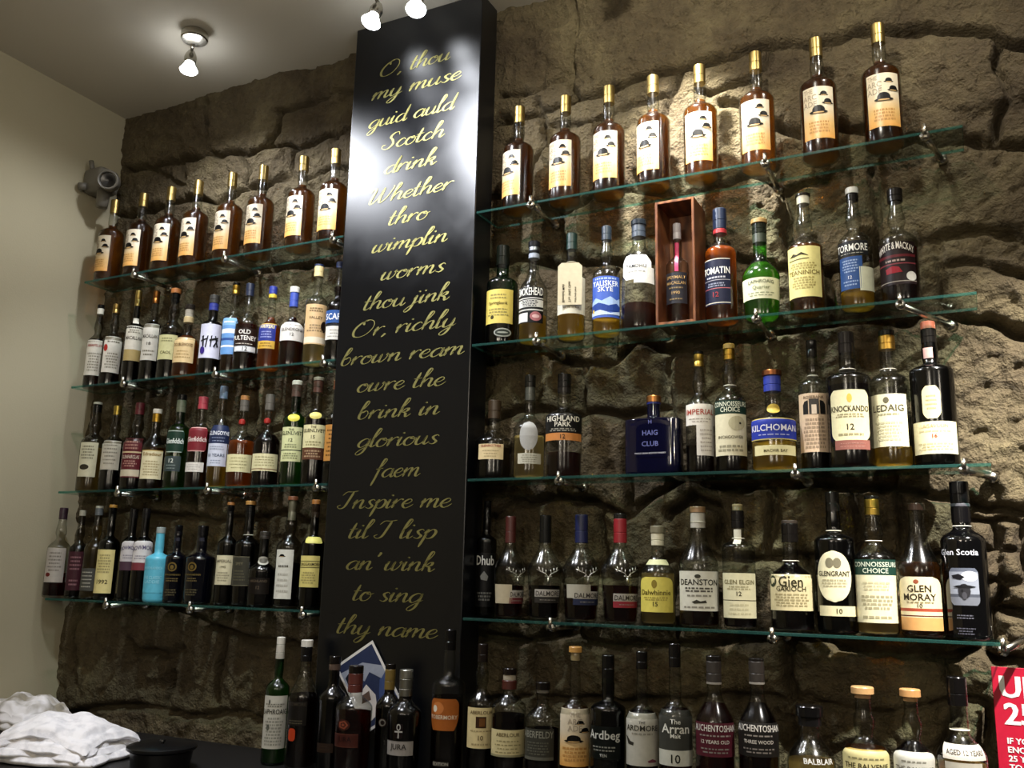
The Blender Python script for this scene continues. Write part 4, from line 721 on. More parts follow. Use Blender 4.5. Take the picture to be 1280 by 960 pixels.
bottle(888, 1080, 68, 'bottle with black and red label and white round sticker, last on the second right shelf', 'bulb', 'clear', ('red', 330), [(130, '#14110f', 1.1)], L(890, 318, 1060, 524, '#1c0f10', [('WHYTE & MACKAY', .2, .17, '#dcd6ca', .92, .12)], bands=[(.3, .36, '#5c1c22'), (.5, .53, '#77333a'), (.92, .94, '#8c8478')], fine=[(.4, .48, 1, '#a08a80')], polys=[('#8c1826', [(-.5, .62), (-.15, .56), (.15, .6), (.3, .72), (-.45, .74)]), ('#c9c7bf', ell(.72, .82, .26, .11))]))

# --- right, third shelf
row(580, 440, 4.267, SH_Z[2], 'whisky bottles on the third right shelf')
bottle(60, 258, 262, 'squat round-shouldered bottle with small pinkish label, nearest the board on the third right shelf', 'squat', 'clear', ('deep', 505), [(360, '#3a2c1c')], L(82, 490, 210, 572, '#d8c496', [('GLENROTHES', .12, .16, '#9c4438', .95)], fine=[(.35, .9, 3, '#9a8a62')]))
bottle(264, 432, 128, 'black-capped clear bottle with silver oval label and white lower label, third right shelf', 'squat', 'clear', ('pale', 440), [(190, '#14130f'), (262, '#4c4c46', .9)], L(298, 368, 392, 524, '#9c9c98', out='oval', bands=[(.0, .5, '#a9a9a6')]), L(290, 540, 410, 596, '#b9b6a4', fine=[(.1, .9, 4, '#5c594c')], name='lower_label'))
bottle(432, 632, 120, 'broad black-capped bottle with black label and orange strip, third right shelf', 'broad', 'clear', ('dark', 530), [(192, '#12100f'), (222, '#1a1715')], L(430, 325, 624, 470, '#121211', [('HIGHLAND', .2, .2, '#dcd8c8', .8), ('PARK', .41, .18, '#dcd8c8', .42), ('12', .86, .16, '#3a2a18', .2)], bands=[(.73, 1, '#c07c3c')], fine=[(.55, .68, 2, '#8a867a')]))
bottle(857, 1170, 238, 'wide rectangular deep blue flask with copper cap, third right shelf', 'flask', 'blueglass', None, [(272, '#b07844', 1.05, 'metal'), (282, '#16206a', 1.0)], L(900, 350, 1125, 560, solid(OPAQUE['blueglass'][0], OPAQUE['blueglass'][1], 0, .5, .3), [('H', .1, .1, '#5a609a', .1), ('HAIG', .38, .13, '#5a609a', .5), ('CLUB', .66, .13, '#5a609a', .5), ('SINGLE GRAIN SCOTCH WHISKY', .9, .04, '#c4c4cc', .9)]))
row(840, 400, 3.2, SH_Z[2], 'whisky bottles on the third right shelf')
bottle(55, 168, 128, 'gold and black capped clear bottle with white T-shaped label and red lettering, third right shelf', 'bulb', 'clear', ('deep', 500), [(138, BLK), (190, '#b09448', 1, 'metal')], L(58, 335, 166, 420, '#d9d3c8', [('IMPERIAL', .38, .26, '#a04a3c', .94)], fine=[(.65, .9, 2, '#9c948a')]), L(98, 420, 164, 542, '#cfcac0', fine=[(.1, .9, 6, '#9c948a')], name='lower_label'))
bottle(172, 300, 98, 'gold-capped bottle with dark green banded cream label, beside the blue-labelled squat bottle', 'bulb', 'clear', ('deep', 380), [(118, '#b08a48', 1.05), (162, '#a98436', 1, 'metal')], L(172, 320, 296, 542, '#d6cfb0', [('CONNOISSEURS', .07, .09, '#d6d9c4', .94), ('CHOICE', .17, .09, '#d6d9c4', .5), ('INCHGOWER', .67, .055, '#4c4836', .8)], bands=[(0, .25, '#173028')], fine=[(.8, .94, 2, '#8f8a70')], polys=[('#b4ad8c', ell(.35, .42, .45, .13)), ('#2c2a20', ell(.5, .42, .06, .02))]), tie=True)
bottle(315, 497, 205, 'short broad bottle with blue neck band and blue label, third right shelf', 'squat', 'clear', ('gold', 480), [(226, '#8a5636', 1.25, 'metal'), (290, '#2a3a9c', 1.08)], L(317, 390, 494, 478, '#26379a', [('KILCHOMAN', .45, .3, '#dcdce8', .9)], bands=[(0, .05, '#b4a458'), (.95, 1, '#b4a458')], fine=[(.68, .86, 1, '#a0a8d8')]), L(330, 500, 488, 540, '#d8cf9c', [('MACHIR BAY', .55, .3, '#4c4428', .5)], name='lower_label'), L(384, 325, 440, 366, '#c9ae4a', out='oval', name='neck_label'))
def emblem(): return [('#1c1a18', [(-.6, .2), (-.5, .14), (-.3, .12), (-.3, .36), (-.6, .36)]), ('#3c3834', [(-.25, .1), (.25, .1), (.25, .36), (-.25, .36)]), ('#1c1a18', [(.3, .12), (.5, .14), (.6, .2), (.6, .36), (.3, .36)]), ('#cbb9a4', [(-.12, .2), (.12, .2), (.12, .36), (-.12, .36)])]
bottle(510, 632, 83, 'black-capped bottle with tall pinkish label showing a dark building, third right shelf', 'plain', 'clear', ('deep', 300), [(150, '#14110f')], L(512, 292, 632, 528, '#cfb496', [('ROSEBANK', .07, .05, '#6a5644', .8)], fine=[(.42, .95, 8, '#97826a')], polys=emblem()), tie=True, dY=.012)
bottle(620, 804, 52, 'black-capped bottle with large rounded cream label and bold black lettering, third right shelf', 'plain', 'smoke', ('deep', 250), [(136, '#1a1614')], L(640, 278, 786, 480, '#d9d2a8', [('KNOCKANDO', .38, .12, '#2c2416', .96), ('12', .74, .12, '#3a3222', .3)], out='rrect', fine=[(.47, .56, 2, '#8f8764'), (.84, .94, 1, '#8f8764')], polys=[('#d0b048', ell(.0, .17, .12, .09))]), L(650, 480, 784, 518, '#8c5a50', fine=[(.2, .85, 2, '#b48a7c')], name='lower_label'), tie=True, dY=-.014)
bottle(797, 957, 45, 'clear gold-capped bottle of pale whisky with cream label, third right shelf', 'tall', 'clear', ('gold', 500), [(66, '#15120e'), (122, '#b08a3e', 1, 'metal')], L(802, 295, 940, 506, '#d3ceaa', [('LEDAIG', .27, .13, '#4a4634', .92)], fine=[(.36, .42, 1, '#8a866a'), (.52, .9, 6, '#aaa586')], polys=[('#5c5844', ell(-.05, .12, .14, .06))]), tie=True)
bottle(958, 1140, 10, 'dark brown bottle with small arched neck label, last on the third right shelf', 'plain', 'dark', None, [(40, '#b0604a', .95), (96, '#141210')], L(1006, 262, 1078, 394, '#cfc496', out='tab', fine=[(.25, .75, 4, '#a89c70')], name='neck_label'), L(964, 405, 1132, 535, '#dcd3a8', [('LAGAVULIN', .14, .11, '#c4a878', .9), ('16', .45, .13, '#a0442c', .3)], fine=[(.24, .36, 1, '#b8ac80'), (.65, .9, 3, '#b8ac80')]), L(1008, 98, 1048, 140, '#c9a098', name='neck_strip'))

# --- right, lowest shelf
row(570, 610, 3.765, SH_Z[3], 'whisky bottles on the lowest right shelf')
bottle(92, 188, 62, 'black-labelled dark bottle in the shade of the board, first on the lowest right shelf', 'plain', 'brown', ('deep', 330), [(120, '#0c0b0b')], L(94, 306, 182, 560, '#0b0b0c', [('Dhub', .14, .18, '#c9c9c4', .8)], fine=[(.72, .9, 3, '#5c5c58')], polys=[('#6c6c68', [(-.4, .44), (-.05, .34), (.3, .44), (.2, .52), (-.3, .5)])]), dY=.02)
def stag(c, sp):
    def f(bt, r):
        # pewter stag head: a face with two branched antlers, standing off the glass
        zc = bt.zpx(430); th = bt.face+math.asin(max(-.8, min(.8, (c-bt.c)/bt.hw))); bm = bmesh.new(); R0 = bt.R
        def P(u, z):
            x, y, zz = bt.surf(u, zc+z, th, .0025); return Vector((x, y, zz))
        segs = [((0, -.010), (0, .002), .0022, .0030), ((0, .002), (0, .007), .003, .0022), ((-.004, .006), (-.008, .007), .0016, .001), ((.004, .006), (.008, .007), .0016, .001)]
        for sg in (-1, 1):
            A = [(sg*.002, .006), (sg*.006, .012), (sg*.012, .015), (sg*.019, .018), (sg*.021, .027)]
            for a, b in zip(A, A[1:]): segs.append((a, b, .0013, .0011))
            for a, b in (((sg*.006, .012), (sg*.005, .021)), ((sg*.012, .015), (sg*.012, .025)), ((sg*.017, .017), (sg*.026, .022))): segs.append((a, b, .0011, .0006))
        for a, b, r0, r1 in segs: bm_tube(bm, P(*a), P(*b), r0, r1, seg=7)
        o = bmobj('stag_emblem', bm, solid('#c9c6ba', .28, 1.0), r, True); o['label'] = 'silver stag head emblem'
    return f
def stagbottle(x1, x2, yt, lab, capc, lx, ly, strip, xs, lq='deep', extra_lab=None, top=None):
    Ls = [L(lx[0], ly[0], lx[1], ly[1], '#b0aca4', [('DALMORE', .3, .36, '#3a3430', .9)], bands=[(.55, 1, strip)], fine=[(.66, .9, 1, '#9a948c')])]
    if extra_lab: Ls.append(extra_lab)
    cp = [(260, capc)] if top is None else [(146, top), (260, capc)]
    bottle(x1, x2, yt, lab, 'stag', 'clear', (lq, 460), cp, *Ls, extra=stag(xs, 1))
stagbottle(180, 326, 135, 'stag-emblem bottle with dark red-brown cap and part cream label, lowest right shelf', '#4a201c', (258, 322), (482, 545), '#6a2c30', 290, 'dark', L(184, 455, 262, 545, '#b8ac90', name='back_label'))
stagbottle(336, 500, 130, 'stag-emblem bottle with black cap and silver label, lowest right shelf', '#141412', (374, 488), (478, 542), '#33302c', 434)
stagbottle(500, 678, 127, 'stag-emblem bottle with navy cap and silver label, lowest right shelf', '#18204a', (556, 672), (487, 552), '#2a3048', 620, 'dark', L(522, 455, 632, 520, '#b0ac9c', name='back_label'))
stagbottle(682, 864, 122, 'stag-emblem bottle with bright red cap and pink strip label, lowest right shelf', '#94202a', (744, 856), (498, 565), '#94333c', 806, 'red', None, '#1c1a18')
bottle(868, 1032, 180, 'squat bottle with yellow arched label and white neck bands, lowest right shelf', 'slope', 'clear', ('pale', 400), [(213, '#77715c', 1.1), (272, '#d8d2b8', .96)], L(868, 420, 1018, 586, '#e0d262', [('Dalwhinnie', .44, .15, '#5c5020', .86), ('15', .77, .13, '#3a3418', .2)], out='arch', fine=[(.56, .68, 2, '#a89a44')], polys=[('#8c7a30', ell(-.05, .2, .14, .12))]), L(888, 336, 1006, 362, '#d9d9a8', name='shoulder_band'))
bottle(1050, 1236, 90, 'cone-necked bottle with white label and bold black lettering, lowest right shelf', 'cone', 'clear', ('dark', 560), [(118, '#8a6a4a', 1.05, 'cork_stopper'), (190, '#b8b4a8', .98)], L(1050, 392, 1236, 580, '#d6d4c4', [('DEANSTON', .28, .15, '#22201a', .94)], fine=[(.4, .54, 2, '#55524a'), (.58, .66, 1, '#8a8678'), (.86, .96, 1, '#8a8678')], polys=[('#3a382e', [(-.3, .78), (-.1, .72), (.05, .76), (.25, .73), (.3, .8), (-.2, .82)]), ('#3a382e', ell(-.05, .13, .12, .05))]), tie=True)
row(880, 590, 3.2, SH_Z[3], 'whisky bottles on the lowest right shelf')
bottle(74, 208, 130, 'ornate-topped black-necked bottle with cream label split by a dark line, lowest right shelf', 'plain', 'clear', ('deep', 420), [(156, '#a5926c', .9), (226, '#121010')], L(76, 405, 204, 586, '#d9d3ae', [('GLEN ELGIN', .2, .1, '#77704c', .86), ('12', .46, .1, '#3a3626', .2)], bands=[(.60, .62, '#3a3626')], fine=[(.28, .38, 2, '#a59e78'), (.66, .95, 3, '#c4bd98')]), L(118, 228, 148, 288, '#d9d6c4', name='neck_label'), tie=True)
bottle(262, 438, 195, 'short black-capped bottle with wide cream script label, lowest right shelf', 'squat', 'clear', ('deep', 350), [(208, '#3a322a', 1.05), (282, '#14110f', 1.1)], L(264, 410, 432, 556, '#cfc398', [('Glen', .2, .3, '#33301e', .45), ('GARIOCH', .4, .14, '#33301e', .66)], fine=[(.52, .9, 5, '#9c9068')], polys=[('#2c3424', ell(-.76, .2, .2, .16))]), tie=True)
bottle(446, 610, 82, 'black-capped dark bottle with large cream oval label over a small strip, lowest right shelf', 'plain', 'dark', None, [(160, '#14110f')], L(458, 315, 588, 522, '#dcd5b0', [('GLENGRANT', .45, .1, '#2c2818', .88)], out='oval', fine=[(.55, .72, 3, '#a59e7c')], polys=[('#77725c', ell(-.2, .24, .22, .1)), ('#77725c', ell(.2, .24, .22, .1))]), L(460, 537, 604, 578, '#d0c8a0', [('10', .5, .5, '#3a3420', .2)], name='lower_label'), tie=True)
bottle(604, 772, 97, 'gold-capped clear bottle with dark green banded cream label, beside the amber cone-necked bottle', 'bulb', 'clear', ('pale', 500), [(110, '#12100e'), (174, '#a98c3e', 1, 'metal')], L(604, 350, 770, 605, '#d9d2ae', [('CONNOISSEURS', .08, .08, '#c9d0bc', .94), ('CHOICE', .18, .08, '#c9d0bc', .5)], bands=[(0, .25, '#1c3a30')], fine=[(.35, .5, 3, '#b8b08c'), (.56, .8, 4, '#9c9574'), (.88, .95, 1, '#9c9574')]), tie=True)
bottle(778, 952, 127, 'cone-necked amber bottle with arched cream label and orange foot strip, lowest right shelf', 'cone', 'clear', ('amber', 360), [(156, '#241a14', 1.15)], L(778, 420, 944, 636, '#dcd0a8', [('GLEN', .22, .13, '#2c2416', .62), ('MORAY', .38, .13, '#2c2416', .8), ('10', .54, .08, '#3a3020', .15)], out='arch', bands=[(.59, .65, '#a04a34'), (.72, .745, '#5c2c20'), (.76, 1, '#cf9a5c')], fine=[(.46, .5, 1, '#8a7c58')], polys=[('#8c4a34', ell(-.1, .09, .1, .04))]))
def cow(bt, r): pass
bottle(955, 1142, 40, 'tall opaque black bottle printed with a highland cow picture, lowest right shelf', 'tall', 'black', None, [(128, '#0d0c0e'), (140, '#55555c', 1.0), (205, '#0d0c0e', 1.0)], L(956, 305, 1112, 345, solid(OPAQUE['black'][0], .12, 0, .5, .3), [('Glen Scotia', .4, .62, '#d2d4dc', .95), ], name='brand_print'), L(985, 385, 1098, 535, '#8d93a0', out='rrect', bands=[(0, .1, '#5c6270'), (.7, .78, '#4c505a'), (.78, 1, '#6c707a')], polys=[('#d2d6de', ell(.4, .22, .55, .14)), ('#15151a', [(-.8, .2), (-.3, .16), (.1, .24), (-.2, .32), (-.7, .28)]), ('#2a2a2e', ell(.0, .62, .4, .2)), ('#17171a', [(-.75, .5), (-.3, .46), (.3, .46), (.8, .5), (.3, .54), (-.3, .54)]), ('#44444a', ell(0, .74, .16, .1)), ('#1a1a1e', ell(-.12, .6, .06, .03))], name='picture_print'), L(985, 560, 1090, 665, solid(OPAQUE['black'][0], .12, 0, .5, .3), fine=[(.1, .3, 2, '#5c5c66'), (.6, .9, 3, '#4c4c56')], name='small_print'), tie=True)

# --- counter row
row(300, 780, 4.267, CT, 'whisky bottles standing on the counter', 1.85)
bottle(124, 254, 70, 'green bottle with white cap and tall white label, first on the counter near the towels', 'std', 'green', ('pale', 300), [(108, '#d9d6cc'), (152, '#c9c6bc'), (186, '#b9b6ac')], L(124, 385, 244, 668, '#c4c2b6', [('LAPHROAIG', .3, .1, '#22241e', .94)], fine=[(.14, .22, 2, '#77776c'), (.4, .95, 9, '#8d8d82')], polys=[('#4a4c44', ell(-.4, .12, .07, .05)), ('#55574e', ell(-.4, .6, .12, .06))]))
bottle(250, 410, 85, 'white-topped bottle with dark label and small orange tab, second on the counter', 'cone2', 'clear', ('deep', 380), [(122, '#d6d3ca', 1.05), (200, '#131110')], L(252, 415, 352, 545, '#15120f', [('ARDMORE', .12, .14, '#3c362c', .9)], fine=[(.75, .95, 2, '#55503f')]), L(264, 560, 298, 628, '#b03c1c', name='tab_label', out='tab'))
row(300, 780, 4.267, CT, 'whisky bottles standing on the counter', 1.84)
bottle(410, 562, 170, 'unlit black-topped bottle behind, half hidden by the red-necked bottle on the counter', 'waist', 'brown', ('deep', 400), [(212, '#15110f', 1.05), (245, '#55443a')], L(415, 640, 500, 690, '#2c2018', fine=[(.2, .8, 2, '#4c3c2c')]))
bottle(502, 700, 222, 'red-necked wide bottle with round rosette emblem in front of the postcard', 'waist', 'clear', ('red', 480), [(262, '#14100e', 1.0), (364, '#5a2822')], L(500, 590, 628, 662, '#44201a', [('JURA', .46, .5, '#221010', .8)], bands=[(0, .05, '#5c3428'), (.95, 1, '#5c3428')]), L(520, 512, 582, 572, '#3a1a14', out='oval', polys=[('#8a4a34', ell(0, .5, .8, .4, 5)), ('#3a1a14', ell(0, .5, .5, .25, 5)), ('#8a4a34', ell(0, .5, .25, .12))], name='emblem'), dY=-.055)
bottle(716, 856, 212, 'gold-brown capped bottle just behind the silver-capped one on the counter', 'waist', 'brown', ('deep', 480), [(240, '#15110e', 1.0), (350, '#74602c')], L(736, 505, 778, 552, '#2a1c14', out='oval', polys=[('#77746c', ell(0, .5, .8, .4)), ('#1c1410', ell(.1, .5, .5, .26))], name='emblem'), dY=.0)
def ankh(): return [('#b4b4b0', ell(0, .24, .5, .24)), ('#14090a', ell(0, .24, .28, .15)), ('#b4b4b0', [(-.12, .48), (.12, .48), (.12, 1), (-.12, 1)]), ('#b4b4b0', [(-.9, .5), (.9, .5), (.9, .6), (-.9, .6)])]
bottle(782, 962, 243, 'silver-capped wide bottle with cross-and-loop emblem and grey label on the counter', 'waist', 'brown', ('deep', 430), [(290, '#a9a9a0', 1.0, 'metal'), (384, '#8f8f86', 1.0, 'metal')], L(786, 628, 922, 706, '#97928e', [('JURA', .45, .5, '#33302e', .84)], bands=[(0, .05, '#77726e')]), L(822, 535, 866, 612, '#14090a', polys=ankh(), name='emblem'), dY=-.055)
bottle(1014, 1192, 30, 'tall black-capped bottle with orange shield label beside the foot of the board', 'plain', 'clear', ('deep', 395), [(140, '#0c0b0b')], L(1016, 402, 1160, 572, '#a05a24', [('TOBERMORY', .58, .13, '#d8c8b0', .9)], out='shield', polys=[('#c4763a', ell(-.35, .3, .4, .2)), ('#e0d8c8', ell(-.55, .32, .16, .11))]), L(1034, 735, 1118, 765, '#100c0a', [('EDITION', .5, .6, '#b4b0a4', .9)], name='lower_label'), dY=0.0)
row(570, 780, 3.879, CT, 'whisky bottles standing on the counter', 1.85)
bottle(50, 186, 96, 'slim dark-capped bottle with square cream label and brown window print, on the counter', 'bulb2', 'clear', ('deep', 420), [(184, '#1c1512')], L(54, 408, 182, 606, '#d6c694', [('ABERLOUR', .12, .09, '#5c4a2c', .86), ('10', .74, .12, '#5c4a2c', .26)], polys=[('#3a2412', [(-.3, .22), (.3, .22), (.3, .5), (-.3, .5)]), ('#6a4420', [(-.1, .26), (.22, .26), (.22, .46), (-.1, .46)])], fine=[(.55, .6, 1, '#a4946a'), (.86, .94, 1, '#a4946a')]))
bottle(168, 336, 214, 'squat bottle with red-brown neck and wide cream label on the counter', 'sq2', 'clear', ('deep', 450), [(246, '#17110e', 1.15), (272, '#a59c8a', 1.0), (316, '#4a2018', 1.15)], L(172, 516, 330, 648, '#d0c494', [('ABERLOUR', .18, .14, '#5c4c2c', .7)], fine=[(.35, .9, 4, '#948a60')], bands=[(.92, 1, '#8f8a68')]))
bottle(332, 502, 280, 'short wide-stoppered bottle with smoky grey label on the counter', 'sq2', 'clear', ('deep', 520), [(318, '#16120f', 1.2), (334, '#77736a', .95)], L(332, 512, 472, 664, '#3a3a33', [('ABERFELDY', .18, .22, '#86867a', .96)], fine=[(.4, .85, 5, '#5c5c52')], bands=[(.9, 1, '#5c5c52')]))
bottle(502, 648, 110, 'cork-stoppered bowler-hat label bottle on the counter', 'std', 'clear', ('amber', 408), [(138, '#c4934c', 1.25, 'cork_stopper'), (178, '#a9946c', .9, 'cork_end')], L(504, 414, 646, 694, M_HAT, [('THE', .10, .08, '#a79a86', .3), ('ARC', .22, .1, '#a79a86', .45), ('ADE', .34, .1, '#a79a86', .45)], fine=[(.66, .92, 4, '#b98848')], polys=hat(.28, .26, .28, .24)+hat(.55, .40, .34, .24)+hat(-.05, .56, .50, .24)))
bottle(650, 824, 150, 'black-capped dark green bottle with white printed lettering on the counter', 'plain', 'teal', ('deep', 300), [(262, '#0e0d0c')], L(652, 500, 796, 660, '#0a100e', [('Ardbeg', .3, .36, '#c9cbc4', .94), ('TEN', .88, .09, '#a4a69e', .2)], fine=[(.58, .78, 2, '#7c7e76')]))
bottle(824, 984, 133, 'black-capped clear bottle with white feather-print label on the counter', 'std', 'clear', ('deep', 432), [(218, '#12100f')], L(826, 437, 980, 692, '#b8b6aa', [('THE', .17, .05, '#33322c', .2), ('ARDMORE', .28, .11, '#33322c', .86)], fine=[(.36, .42, 1, '#8a887c')], polys=[('#33302a', [(-.95, .44), (-.8, .46), (-.6, .54), (-.4, .56), (-.45, .62), (-.75, .6)]), ('#74404c', [(.25, .9), (.5, .86), (.75, .9), (.7, .93), (.3, .93)])]), tie=False)
bottle(984, 1150, 95, 'black-capped clear bottle with dark grey label and white foot panel on the counter', 'std', 'clear', ('dark', 420), [(210, '#141211')], L(986, 422, 1146, 692, '#3c3d38', [('The', .2, .09, '#dcdcd2', .3), ('Arran', .33, .17, '#dcdcd2', .94), ('Malt', .46, .08, '#dcdcd2', .3), ('10', .87, .16, '#26261f', .3)], bands=[(.72, 1, '#c4c5b8')]))
row(860, 800, 3.048, CT, 'whisky bottles standing on the counter', 1.85)
for x1, x2, yt, lab, c, sub, lq in ((30, 182, 60, 'pewter-capped bottle with maroon label on the counter', '#4c1c26', '12 YEARS OLD', 'red'), (194, 352, 70, 'pewter-capped bottle with black label and white lettering on the counter', '#1c1a18', 'THREE WOOD', 'deep')):
    bottle(x1, x2, yt, lab, 'slope2', 'clear', (lq, 250), [(80, '#1a1715'), (160, '#35302c'), (168, '#8f8a80')], L(x1+4, 318, x2-4, 448, c, [('AUCHENTOSHAN', .16, .2, '#d2cec6', .96), (sub, .56, .11, '#c4beb4', .6)], fine=[(.32, .44, 1, '#8f8880'), (.72, .92, 2, '#77706a')]))
def bl(bt, r): pass
bottle(380, 566, 250, 'round clear bottle with wide black stopper and white lettering on the counter', 'rnd3', 'clear', ('pale', 470), [(290, '#0d0c0c', 1.35), (326, '#141313', 1.15)], L(430, 450, 560, 492, glass('clear'), [('BALBLAIR', .35, .5, '#dcdcd6', .95)], name='brand_print'))
bottle(592, 776, 178, 'cork-stoppered round-shouldered bottle with yellow-cream label on the counter', 'bulb2', 'clear', ('amber', 420), [(205, '#c9a06c', 1.35, 'cork_stopper'), (222, '#a9855c', .95, 'cork_end')], L(596, 420, 774, 560, '#d6cc92', [('THE BALVENIE', .46, .15, '#3a3420', .84)], out='arch', fine=[(.2, .3, 1, '#8f8860'), (.62, .9, 3, '#8f8860')], bands=[(0, .04, '#a48a3c')]))
bottle(788, 952, 187, 'cork-stoppered bottle with white arched label on the counter', 'bulb2', 'clear', ('deep', 400), [(216, '#c4935c', 1.4, 'cork_stopper'), (234, '#a98458', .95, 'cork_end')], L(790, 430, 950, 560, '#c9c8bc', [('THE BALVENIE', .5, .14, '#55534a', .84)], out='arch', fine=[(.22, .34, 1, '#8a887c'), (.66, .9, 3, '#8a887c')]))
bottle(956, 1154, 140, 'empty clear bottle with thin white band label, last on the counter beside the red notice', 'rnd2', 'clear', ('pale', 484), [(250, '#0e0c0c', 1.05)], L(984, 404, 1146, 460, '#cfc9bc', [('AGED 12 YEARS', .5, .34, '#4a443c', .8)], bands=[]), L(990, 470, 1130, 600, '#bdb8a8', fine=[(.1, .9, 4, '#77726a')], name='lower_label'), tie=True)

# ------------------------------------------------------------------ postcard, red notice, wall fixture, towels, bucket
def postcard():
    C = at(462, 858, 1.888); r = empty('postcard', C); tag(r, 'tilted white-edged snow-mountain postcard standing among the bottles before the board', 'postcard')
    bm = bmesh.new(); w, h = .058, .088
    bm_box(bm, (-w, -.0004, -h), (w, .0004, h)); bmobj('card', bm, solid('#d8d6d2', .5), r)
    def fl(pts, c, k): return (c, [(x*w*.9, -.0006-.0002*k, z*h*.93) for x, z in pts])
    D = [fl([(-1, -1), (1, -1), (1, 1), (-1, 1)], '#2a3350', 0), fl([(-.2, -1), (1, -1), (1, .1), (.6, .0), (.3, -.3)], '#3c4c78', 1), fl([(-1, .25), (-.5, .5), (-.1, .2), (.3, .35), (.7, .0), (1, .1), (1, .3), (.2, .7), (-1, .8)], '#8d94a4', 2), fl([(-1, -.9), (-.2, -.8), (.1, -.3), (-.1, .1), (-.5, .0), (-.9, .2), (-1, .1)], '#cfc9c4', 3), fl([(-.7, -.3), (-.2, -.35), (-.1, -.1), (-.5, -.1)], '#5c4a40', 4), fl([(-.9, .35), (-.4, .3), (.1, .5), (-.3, .75), (-.9, .6)], '#1c222c', 5)]
    V, F, MI, mats = [], [], [], []
    for i, (c, p) in enumerate(D): F.append(tuple(range(len(V), len(V)+len(p)))); V += p; MI.append(i); mats.append(paper(c))
    mesh('picture', V, F, mats, r, False, MI)
    q = at(489, 895, 1.885)-at(455, 808, 1.885); r.rotation_euler = (math.radians(-3), math.radians(-34), math.radians(8))
postcard()
def notice():
    A = at(1238.5, 833, 1.995); w, h = .212, .30; r = empty('red_notice', (A.x, A.y, A.z-h)); tag(r, 'red notice with white lettering fixed at the right edge of the stone wall', 'sign')
    bm = bmesh.new(); bm_box(bm, (0, 0, 0), (w, .003, h), .0006, 1); bmobj('board', bm, solid('#b01030', .4), r)
    V, F = [], []
    def add(s, x, ztop, ch, wmax):
        tv, tf, tw = text_geo(s); i0 = len(V); sc = min(ch, wmax/tw)
        yo = -.0006-.0002*len(V)/max(1, len(tv))
        for a, b in tv: V.append((x+a*sc, yo, ztop-ch+b*ch))
        for f in tf: F.append(tuple(i0+q for q in f))
    def bold(s, x, z, ch, wm):
        V.clear(); F.clear()
        for d in (-.0013, 0, .0013): add(s, x+d*ch/.04, z, ch, wm)
        mesh('text_line', list(V), list(F), paper('#e6e4e0'), r, False)
    sc = 1/5.65/1148.8*1.995*1.03
    zpx = lambda y: (833-833)-(y-240)*sc
    bold('UNDER', .0125, h-.0155, .0385, .19); bold('25?', .0165, h-.0625, .0385, .12)
    for i, s in enumerate(['IF YOU ARE LUCKY', 'ENOUGH TO LOOK UNDER', '25 YOU WILL BE ASKED', 'TO PROVE THAT YOU ARE', 'AGED 18 OR OVER WHEN', 'YOU BUY ALCOHOL']):
        bold(s, .0175, h-.1235-i*.0152, .0105, .2)
notice()
def wall_fixture():
    c = at(144, 228, 1.95); r = empty('wall_fixture', (XL, c.y, c.z)); tag(r, 'small grey wall fixture with round hollow nose in the corner beside the topmost left shelf', 'fixture')
    g = solid('#6e6a60', .5)
    bm = bmesh.new(); bm_box(bm, (.001, -.045, -.035), (.092, .035, .05), .016, 3); bmobj('mounting_box', bm, g, r, True)
    bm = bmesh.new(); bm_tube(bm, (.03, -.03, .045), (.025, -.036, .078), .008); bm_tube(bm, (.01, -.06, -.02), (.03, -.045, -.02), .013); bmobj('bracket_lug', bm, g, r, True)
    d = Vector((.62, -.75, -.22)).normalized(); q = d.to_track_quat('Z', 'Y').to_matrix().to_4x4()
    o = lathe('round_nose', [(.012, -.02), (.03, -.012), (.033, .0), (.033, .04), (.030, .043), (.026, .041), (.025, .02), (.012, .012), (.002, .01)], g, r, 26); o.data.transform(Matrix.Translation((.118, -.025, -.01)) @ q)
    o = lathe('dark_lens', [(.0249, .021), (.0249, .026), (.01, .0245), (.002, .022)], solid('#0c0b0b', .25), r, 22); o.data.transform(Matrix.Translation((.118, -.025, -.01)) @ q)
    bm = bmesh.new(); bm_tube(bm, (.08, -.015, -.03), (.08, -.017, -.09), .022, .018, 18); bmobj('cable_gland', bm, g, r, True)
wall_fixture()
